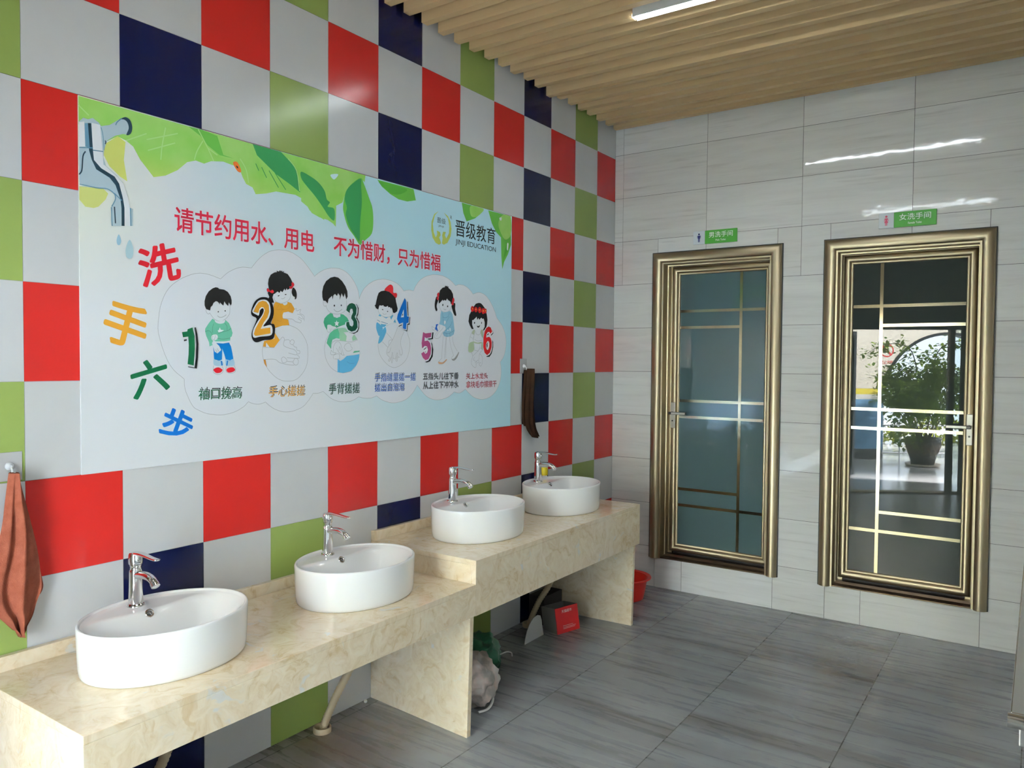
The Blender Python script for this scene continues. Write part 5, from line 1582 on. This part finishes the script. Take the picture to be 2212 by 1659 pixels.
mb.hexa([cq(0.0042, .0045, 0), cq(wl - .0042, .0045, 0), cq(wl - .0042, .12, 0), cq(0.0042, .12, 0)], [cq(0.0042, .0045, .03), cq(wl - .0042, .0045, .03), cq(wl - .0042, .12, .03), cq(0.0042, .12, .03)])
mb.hexa([cq(0.0042, .116, 0.031), cq(wl - .0042, .116, 0.031), cq(wl - .0042, .12, 0.031), cq(0.0042, .12, 0.031)], [cq(0.0042, .116, .9), cq(wl - .0042, .116, .9), cq(wl - .0042, .12, .9), cq(0.0042, .12, .9)])
mb.build('box_body', M_GREYCARD, t)
mb = MB()
def ctext(s, u0, u1, v0, v1):
    vs, ts = text_tris(s, 0.0)
    x0_, x1_, y0_, y1_ = box2(vs)
    mb.add([cq(wl * (u0 + (q[0] - x0_) / (x1_ - x0_) * (u1 - u0)), -0.0006, v0 + (q[1] - y0_) / (y1_ - y0_) * (v1 - v0)) for q in vs], ts)
ctext('天猫超市', 0.27, 0.72, 0.78, 0.90)
sub('print', mb, M_INK_W, fr, fix=False)
mb = MB()
for v0, u1 in ((0.27, 0.72), (0.21, 0.84), (0.16, 0.80)):
    mb.quad(cq(wl * .27, -.0006, v0), cq(wl * u1, -.0006, v0), cq(wl * u1, -.0006, v0 + .014), cq(wl * .27, -.0006, v0 + .014))
sub('print', mb, M_INK_W, fr, fix=False)

# dark open carton with a pale flap, and a curved card beside it
t = thing('carton', 'dark open carton with a pale raised flap standing behind the red carton', 'box', (0.08, -1.0, 0.0))
mb = MB()
x0, x1, y0, y1, h = 0.03, 0.135, -1.10, -0.90, 0.165
for bx in ((x0, x0 + .004, y0, y1), (x1 - .004, x1, y0, y1)):
    mb.box(bx[0], bx[1], bx[2], bx[3], 0.0, h)
for by in ((y0, y0 + .004), (y1 - .004, y1)):
    mb.box(x0 + .0041, x1 - .0041, by[0], by[1], 0.0, h)
mb.box(x0 + .0041, x1 - .0041, y0 + .0041, y1 - .0041, 0.0, 0.004)
mb.build('box_body', M_BROWNCARD, t)
mb = MB()
mb.hexa([(x0, y0, h + .0005), (x0 + .003, y0, h + .0005), (x0 + .003, y1, h + .0005), (x0, y1, h + .0005)], [(x0 - .022, y0 + .006, h + .085), (x0 - .019, y0 + .006, h + .085), (x0 - .019, y1 - .006, h + .085), (x0 - .022, y1 - .006, h + .085)])
mb.build('flap', M_GREYCARD, t)
card = MB()
pts = [(-1.418, 0.0), (-1.412, 0.03), (-1.398, 0.065), (-1.372, 0.098), (-1.335, 0.122), (-1.29, 0.128), (-1.262, 0.118), (-1.248, 0.09), (-1.242, 0.055), (-1.232, 0.02), (-1.226, 0.0)]
card.hexa([(0.212, q[0], q[1]) for q in pts], [(0.209, q[0], q[1]) for q in pts])
o = card.build('card_flap', M_WHITECARD, None, origin=(0.21, -1.32, 0.0))
tag(o, 'curved pale card standing on the floor left of the red carton', 'cardboard')

# plastic bags
def blob(c, r, seed, amp=0.35, sub_=4, freq=2.2, floor=0.0):
    bm = bmesh.new()
    bmesh.ops.create_icosphere(bm, subdivisions=sub_, radius=1.0)
    vs = []
    for v in bm.verts:
        d = v.co.normalized()
        k_ = 1 + amp * noise.noise(d * freq + Vector((seed, seed * 2, 0))) + amp * 0.55 * abs(noise.noise(d * freq * 2.7 + Vector((0, seed, 4)))) - 0.15 * abs(noise.noise(d * freq * 6 + Vector((3, 0, seed))))
        q = Vector((c[0] + d.x * r[0] * k_, c[1] + d.y * r[1] * k_, c[2] + d.z * r[2] * k_))
        q.z = max(q.z, floor + 0.0005)
        vs.append(q)
    fs = [tuple(v.index for v in f.verts) for f in bm.faces]
    bm.free()
    return vs, fs
mb = MB()
mb.add(*blob((0.215, -1.86, 0.075), (0.10, 0.15, 0.10), 2.1))
t = thing('plastic_bag', 'dark green crumpled plastic bag on the floor behind the marble leg panel', 'bag', (0.22, -1.86, 0.0))
mb.build('bag', M_GREENBAG, t, smooth=True, angle=50)
mb = MB()
pth = catmull([(0.290, -1.760, 0.072), (0.312, -1.735, 0.082), (0.325, -1.712, 0.074), (0.322, -1.700, 0.052)], 5)
mb.tube(pth, 0.0055, 8, flat=0.5)
mb.build('bag_handle', M_WHITEP, t, smooth=True)
t = thing('plastic_bag', 'pale pinkish plastic bag slumped against the marble leg panel', 'bag', (0.42, -2.2, 0.0))
mb = MB()
mb.add(*blob((0.405, -2.165, 0.105), (0.115, 0.135, 0.12), 5.3, 0.30))
mb.build('bag', M_PALEBAG, t, smooth=True, angle=50)
mb = MB()
pth = catmull([(0.475, -2.085, 0.075), (0.505, -2.115, 0.030), (0.515, -2.165, 0.008), (0.500, -2.215, 0.006)], 5)
mb.tube(pth, 0.006, 8, flat=0.5)
mb.build('bag_handle', M_WHITEP, t, smooth=True)

# small white pellet at the foot of the wall
mb = MB()
mb.lathe([(0.0001, 0.0), (0.006, 0.001), (0.0085, 0.007), (0.006, 0.013), (0.0001, 0.015)], (0.022, -2.425, 0.0), 14)
o = mb.build('pellet', M_WHITEP, None, smooth=True, origin=(0.022, -2.425, 0.0))
tag(o, 'tiny white ball on the floor where the leg panel meets the wall', 'ball')

# red plastic wash bowl beyond the far leg panel
t = thing('plastic_basin', 'bright red plastic basin on the floor behind the far leg panel', 'basin', (0.275, -0.335, 0.0))
L = Vector((0.275, -0.335, 0.0))
mb = MB()
mb.lathe([(0.0001, 0.004), (0.112, 0.004), (0.116, 0.0), (0.122, 0.004), (0.134, 0.06), (0.146, 0.128), (0.150, 0.140), (0.146, 0.1405), (0.142, 0.130), (0.130, 0.062), (0.118, 0.010), (0.0001, 0.008)], L, 48)
bw = mb.build('bowl', M_REDPLASTIC, t, smooth=True, fix=False)
mb = MB()
mb.lathe([(0.1503, 0.1385), (0.163, 0.146), (0.170, 0.145), (0.173, 0.140), (0.171, 0.1385), (0.163, 0.141), (0.1503, 0.1365)], L, 48)
mb.build('rim', M_REDPLASTIC, t, smooth=True, fix=False)

# stainless steel trough table at the right edge
t = thing('steel_table', 'stainless steel table edge with a rolled front lip at the right edge of the view', 'table', (2.7, -2.1, 0.0))
SX0, SX1, SY0, SY1, SZ = 2.452, 2.985, -2.93, -1.2, 0.80
mb = MB()
mb.box(SX0, SX1, SY0 + 0.012, SY1, SZ - 0.018, SZ)
mb.build('tabletop', M_STEEL, t, bevel=0.003)
mb = MB()
pth = [(x_, SY0 + 0.004, SZ - 0.014) for x_ in (SX0 - 0.004, SX0 + 0.1, SX1)]
mb.tube(pth, 0.0155, 16)
mb.build('rolled_lip', M_STEEL, t, smooth=True)
mb = MB()
mb.box(SX0 + 0.016, SX1, SY0 + 0.045, SY0 + 0.060, SZ - 0.085, SZ - 0.0181)
mb.build('front_rail', M_STEEL, t, bevel=0.003)
for lx in (SX0 + 0.24, SX1 - 0.06):
    for ly in (SY0 + 0.35, SY1 - 0.08):
        mb = MB()
        mb.tube([(lx, ly, 0.0), (lx, ly, SZ - 0.0182)], 0.016, 14)
        mb.build('leg', M_STEEL, t, smooth=True)

# ================================================================== COURTYARD (seen mirrored in the right door)
CA = Vector((0.067, -8.226, 0.0)) - EE * (0.067 / 0.857)
def crt(w, n=0.0, z=0.0):
    return CA + EE * w + EN * n + Vector((0, 0, z))
AW, AZ, AR = 1.47, 1.05, 1.0
mb = MB()
def cwall(w0, w1, z0, z1):
    mb.hexa([crt(w0, -.2, z0), crt(w1, -.2, z0), crt(w1, 0, z0), crt(w0, 0, z0)], [crt(w0, -.2, z1), crt(w1, -.2, z1), crt(w1, 0, z1), crt(w0, 0, z1)])
cwall(-5.0, AW - AR, 0, 3.3)
cwall(AW + AR, 7.0, 0, 3.3)
NA = 40
arc = [(AW - AR * math.cos(PI * i / NA), AZ + AR * math.sin(PI * i / NA)) for i in range(NA + 1)]
for (wa, za), (wb, zb) in zip(arc, arc[1:]):
    mb.hexa([crt(wa, -.2, za), crt(wb, -.2, zb), crt(wb, 0, zb), crt(wa, 0, za)], [crt(wa, -.2, 3.3), crt(wb, -.2, 3.3), crt(wb, 0, 3.3), crt(wa, 0, 3.3)])
structure('wall_courtyard', mb, M_COURT, 'cream and blue painted courtyard wall with a yellow band and an arch', 'wall')
mb = MB()
for i in range(NA):
    (wa, za), (wb, zb) = arc[i], arc[i + 1]
    def pt(w, z, s_):
        d_ = Vector((w - AW, z - AZ))
        return (AW + d_.x * s_, AZ + d_.y * s_)
    for n0, n1 in ((-.22, .012),):
        a0, a1 = pt(wa, za, 0.955), pt(wa, za, 0.9995)
        b0_, b1_ = pt(wb, zb, 0.955), pt(wb, zb, 0.9995)
        mb.hexa([crt(a0[0], n0, a0[1]), crt(b0_[0], n0, b0_[1]), crt(b1_[0], n0, b1_[1]), crt(a1[0], n0, a1[1])], [crt(a0[0], n1, a0[1]), crt(b0_[0], n1, b0_[1]), crt(b1_[0], n1, b1_[1]), crt(a1[0], n1, a1[1])])
structure('trim_3', mb, M_DARKFRAME, 'dark rim around the courtyard arch', 'arch trim', fix=False)
# unseen eave added over the doorway, sized to block steep skylight
mb = MB()
mb.hexa([ent(-3.0, -0.2005, 2.72), ent(6.5, -0.2005, 2.72), ent(6.5, -2.2, 2.72), ent(-3.0, -2.2, 2.72)], [ent(-3.0, -0.2005, 2.85), ent(6.5, -0.2005, 2.85), ent(6.5, -2.2, 2.85), ent(-3.0, -2.2, 2.85)])
structure('ceiling_sky_block', mb, M_ROOF, 'unseen concrete eave slab added over the courtyard doorway to block steep skylight', 'ceiling')
# railing in the arch
t = thing('railing', 'thin metal railing across the courtyard arch', 'railing', tuple(crt(AW, -0.12, 0)))
mb = MB()
for z in (0.10, 0.55, 0.98):
    mb.tube([crt(AW - AR + .03, -0.12, z), crt(AW + AR - .03, -0.12, z)], 0.014, 8)
mb.build('rail', M_RAIL, t, smooth=True)
for i in range(8):
    w = AW - AR + 0.06 + (2 * AR - 0.12) * i / 7
    mb = MB()
    mb.tube([crt(w, -0.12, 0.0), crt(w, -0.12, 0.98)], 0.011, 8)
    mb.build('post', M_RAIL, t, smooth=True)
# hedge outside
mb = MB()
rng = random.Random(5)
for i in range(1500):
    w = rng.uniform(-0.2, 5.0)
    c = crt(w, -2.6 + rng.uniform(-.35, .35), rng.uniform(0.02, 0.42 + 0.10 * math.sin(w * 3)))
    a1_ = Vector((rng.uniform(-1, 1), rng.uniform(-1, 1), rng.uniform(-1, 1))).normalized() * 0.06
    b1_ = a1_.orthogonal().normalized() * 0.035
    mb.add([c - a1_, c + b1_, c + a1_, c - b1_], [(0, 1, 2, 3)])
o = mb.build('hedge', M_HEDGE, None, origin=tuple(crt(2.4, -2.6, 0)), fix=False)
tag(o, 'low yellow-green hedge outside the courtyard arch', 'hedge')
# open glazed door leaves, outside the doorway
def glass_leaf(p0, p1, label):
    d_ = (p1 - p0)
    d_.z = 0
    wl_ = d_.length
    d_.normalize()
    s_ = Vector((-d_.y, d_.x, 0))
    t = thing('glass_door_leaf', label, 'door', tuple(p0))
    def P(a_, n_, z_):
        return p0 + d_ * a_ + s_ * n_ + Vector((0, 0, z_))
    mb = MB()
    def bar(a0, a1, z0, z1):
        mb.hexa([P(a0, -.02, z0), P(a1, -.02, z0), P(a1, .02, z0), P(a0, .02, z0)], [P(a0, -.02, z1), P(a1, -.02, z1), P(a1, .02, z1), P(a0, .02, z1)])
    bar(0, .05, .012, 1.98)
    bar(wl_ - .05, wl_, .012, 1.98)
    bar(.0501, wl_ - .0501, .012, .09)
    bar(.0501, wl_ - .0501, 1.92, 1.98)
    bar(.0501, wl_ - .0501, 0.98, 1.02)
    mb.build('leaf_frame', M_DARKFRAME, t)
    mb = MB()
    for z0, z1 in ((.0901, .9799), (1.0201, 1.9199)):
        mb.hexa([P(.0501, -.003, z0), P(wl_ - .0501, -.003, z0), P(wl_ - .0501, .003, z0), P(.0501, .003, z0)], [P(.0501, -.003, z1), P(wl_ - .0501, -.003, z1), P(wl_ - .0501, .003, z1), P(.0501, .003, z1)])
    mb.build('glass', M_GLASSC, t)
    return t
glass_leaf(Vector((0.05, -5.55, 0.0)), Vector((0.371, -6.32, 0.0)), 'open dark-framed glass door leaf left of the courtyard doorway')
glass_leaf(Vector((1.70, -5.58, 0.0)), Vector((2.02, -6.36, 0.0)), 'open dark-framed glass door leaf at the right jamb of the courtyard doorway')
# no-running sign on the courtyard wall
t = thing('wall_sign', 'no running sign with a red crossed ring on the courtyard wall', 'sign', tuple(crt(0.52, 0.004, 1.5)))
SW, S0, S1 = 0.515, 1.50, 1.90
mb = MB()
mb.hexa([crt(SW - .125, .0005, S0), crt(SW + .125, .0005, S0), crt(SW + .125, .004, S0), crt(SW - .125, .004, S0)], [crt(SW - .125, .0005, S1), crt(SW + .125, .0005, S1), crt(SW + .125, .004, S1), crt(SW - .125, .004, S1)])
mb.build('sheet', M_PAPER, t)
mb = MB()
R0, R1, ZC_ = 0.090, 0.107, 1.755
for i in range(36):
    a0, a1 = 2 * PI * i / 36, 2 * PI * (i + 1) / 36
    mb.add([crt(SW + R0 * math.cos(a0), .005, ZC_ + R0 * math.sin(a0)), crt(SW + R1 * math.cos(a0), .005, ZC_ + R1 * math.sin(a0)), crt(SW + R1 * math.cos(a1), .005, ZC_ + R1 * math.sin(a1)), crt(SW + R0 * math.cos(a1), .005, ZC_ + R0 * math.sin(a1))], [(0, 1, 2, 3)])
q = 0.009
mb.add([crt(SW - .068 - q, .0052, ZC_ + .068 - q), crt(SW - .068 + q, .0052, ZC_ + .068 + q), crt(SW + .068 + q, .0052, ZC_ - .068 + q), crt(SW + .068 - q, .0052, ZC_ - .068 - q)], [(0, 1, 2, 3)])
mb.build('prohibition_ring', M_INK_R, t, fix=False)
mb = MB()
vs, ts = text_tris('禁止奔跑', 0.0)
x0_, x1_, y0_, y1_ = box2(vs)
mb.add([crt(SW - .10 + (q_[0] - x0_) / (x1_ - x0_) * .2, .005, 1.535 + (q_[1] - y0_) / (y1_ - y0_) * .06) for q_ in vs], ts)
mb.build('sign_lettering', M_INK_R, t, fix=False)
mb = MB()
def limb(pts_, w_):
    vs_, fs_ = ribbon([(a_ * 1000, b_ * 1000) for a_, b_ in pts_], w_ * 1000)
    mb.add([crt(SW + a_ / 1000, .0046, ZC_ + b_ / 1000) for a_, b_ in vs_], fs_)
limb([(-.004, .026), (.006, .0), (.010, -.014)], .020)
limb([(.010, -.012), (.032, -.024), (.026, -.052)], .012)
limb([(.008, -.014), (-.012, -.034), (-.044, -.036)], .012)
limb([(.0, .024), (.026, .014), (.040, .026)], .009)
limb([(-.004, .024), (-.030, .018), (-.038, -.002)], .009)
mb.add([crt(SW - .004 + .011 * math.cos(i * PI / 8), .0046, ZC_ + .044 + .011 * math.sin(i * PI / 8)) for i in range(16)], [tuple(range(16))])
mb.build('running_figure', M_INK_K, t, fix=False)

# potted plant in front of the arch
PC0 = Vector((1.032, -8.03, 0.0))
t = thing('potted_plant', 'bushy leafy plant in a dark lattice-patterned pot in the courtyard', 'plant', tuple(PC0))
mb = MB()
mb.lathe([(0.0001, 0.0), (0.205, 0.0), (0.235, 0.012), (0.245, 0.035), (0.232, 0.036), (0.205, 0.018), (0.0001, 0.016)], PC0, 36)
mb.build('saucer', M_SAUCER, t, smooth=True, fix=False)
prof = [(0.0001, 0.018), (0.150, 0.018), (0.158, 0.030), (0.175, 0.10), (0.205, 0.20), (0.236, 0.30), (0.247, 0.36), (0.245, 0.385), (0.236, 0.395), (0.252, 0.402), (0.254, 0.425), (0.240, 0.430), (0.225, 0.42), (0.215, 0.38), (0.0001, 0.38)]
mb = MB()
mb.lathe(prof, PC0, 40)
pot = mb.build('pot', M_POT, t, smooth=True, fix=False)
mb = MB()
def potr(z):
    for (r0, z0), (r1, z1) in zip(prof[1:8], prof[2:9]):
        if z0 <= z <= z1:
            return r0 + (r1 - r0) * (z - z0) / (z1 - z0)
    return 0.24
for sg in (-1, 1):
    for i in range(14):
        a0 = 2 * PI * i / 14
        pth = []
        for j in range(9):
            z = 0.19 + 0.17 * j / 8
            a_ = a0 + sg * 0.55 * j / 8
            r_ = potr(z) + 0.001
            pth.append((PC0.x + r_ * math.cos(a_), PC0.y + r_ * math.sin(a_), z))
        mb.tube(pth, 0.0042, 6)
sub('lattice_pattern', mb, M_POTLINE, pot, fix=False)
mb = MB()
mb.lathe([(0.0001, 0.386), (0.213, 0.384)], PC0, 30)
mb.build('soil', M_SOIL, t, fix=False)
rng = random.Random(11)
mb = MB()
tips = []
def branch(p_, d_, l_, r_, lev):
    pts_ = [p_]
    n_ = 5
    for i in range(n_):
        d_ = (d_ + Vector((rng.uniform(-1, 1), rng.uniform(-1, 1), rng.uniform(-.35, .55))) * 0.22).normalized()
        p_ = p_ + d_ * (l_ / n_)
        pts_.append(p_)
    mb.tube(pts_, [r_ * (1 - .55 * i / n_) for i in range(n_ + 1)], 6)
    if lev >= 2:
        tips.extend(pts_[2:])
        return
    if lev == 1:
        tips.extend(pts_[3:])
    for i in range(4 if lev == 0 else 3):
        q_ = pts_[rng.randint(2, n_)]
        a_ = rng.uniform(0, 2 * PI)
        dd = (d_ * 0.5 + Vector((math.cos(a_), math.sin(a_), rng.uniform(-0.15, .75)))).normalized()
        branch(q_, dd, l_ * rng.uniform(.45, .75), r_ * .5, lev + 1)
for i in range(7):
    a_ = 2 * PI * i / 7 + rng.uniform(-.3, .3)
    branch(PC0 + Vector((.06 * math.cos(a_), .06 * math.sin(a_), .38)), Vector((.30 * math.cos(a_), .30 * math.sin(a_), 1)).normalized(), rng.uniform(.6, .95), .013, 0)
# two long top shoots arching sideways over the crown
for sgn in (-1, 1):
    pth = catmull([PC0 + Vector((0.02 * sgn, 0, .9)), PC0 + Vector((.10 * sgn, .02, 1.45)), PC0 + EE * .25 * sgn + Vector((0, .05, 1.80)), PC0 + EE * .60 * sgn + Vector((0, .02, 1.86 + .03 * sgn)), PC0 + EE * .85 * sgn + Vector((0, 0, 1.70))], 6)
    mb.tube(pth, [0.009 * (1 - .6 * i / len(pth)) for i in range(len(pth))], 6)
    tips.extend([Vector(q_) for q_ in pth[9:]])
mb.build('stem', M_BARK, t, smooth=True)
mb = MB()
def leaf(c, s_):
    d_ = Vector((rng.uniform(-1, 1), rng.uniform(-1, 1), rng.uniform(-1.1, .3))).normalized()
    sd = d_.cross(Vector((rng.uniform(-.4, .4), rng.uniform(-.4, .4), 1))).normalized()
    up_ = sd.cross(d_)
    mb.add([c, c + d_ * s_ * .35 + sd * s_ * .34 - up_ * s_ * .04, c + d_ * s_ * .75 + sd * s_ * .22, c + d_ * s_ * 1.1, c + d_ * s_ * .75 - sd * s_ * .22, c + d_ * s_ * .35 - sd * s_ * .34 - up_ * s_ * .04, c + d_ * s_ * .45 + up_ * s_ * .06],
           [(0, 1, 6), (1, 2, 6), (2, 3, 6), (3, 4, 6), (4, 5, 6), (5, 0, 6)])
for i in range(210):
    d_ = Vector((rng.gauss(0, 1), rng.gauss(0, 1), rng.gauss(0, 1))).normalized() * rng.uniform(.55, 1.0) ** .6
    tips.append(PC0 + EE * (-.06 + .60 * d_.x) + EN * (.05 + .42 * d_.y) + Vector((0, 0, 1.17 + .55 * d_.z)))
for i in range(26):
    tips.append(PC0 + EE * rng.uniform(-.58, -.22) + EN * rng.uniform(-.1, .3) + Vector((0, 0, rng.uniform(.36, .75))))
tips = [p_ for p_ in tips if (p_ - CA).dot(EN) > 0.14]
for p_ in tips:
    for i in range(9):
        leaf(p_ + Vector((rng.gauss(0, .075), rng.gauss(0, .075), rng.gauss(0, .06))), rng.uniform(.05, .085))
mb.build('foliage', M_LEAF, t, fix=False)['kind'] = 'stuff'
for o in COL.objects:
    if '_org' in o:
        del o['_org']
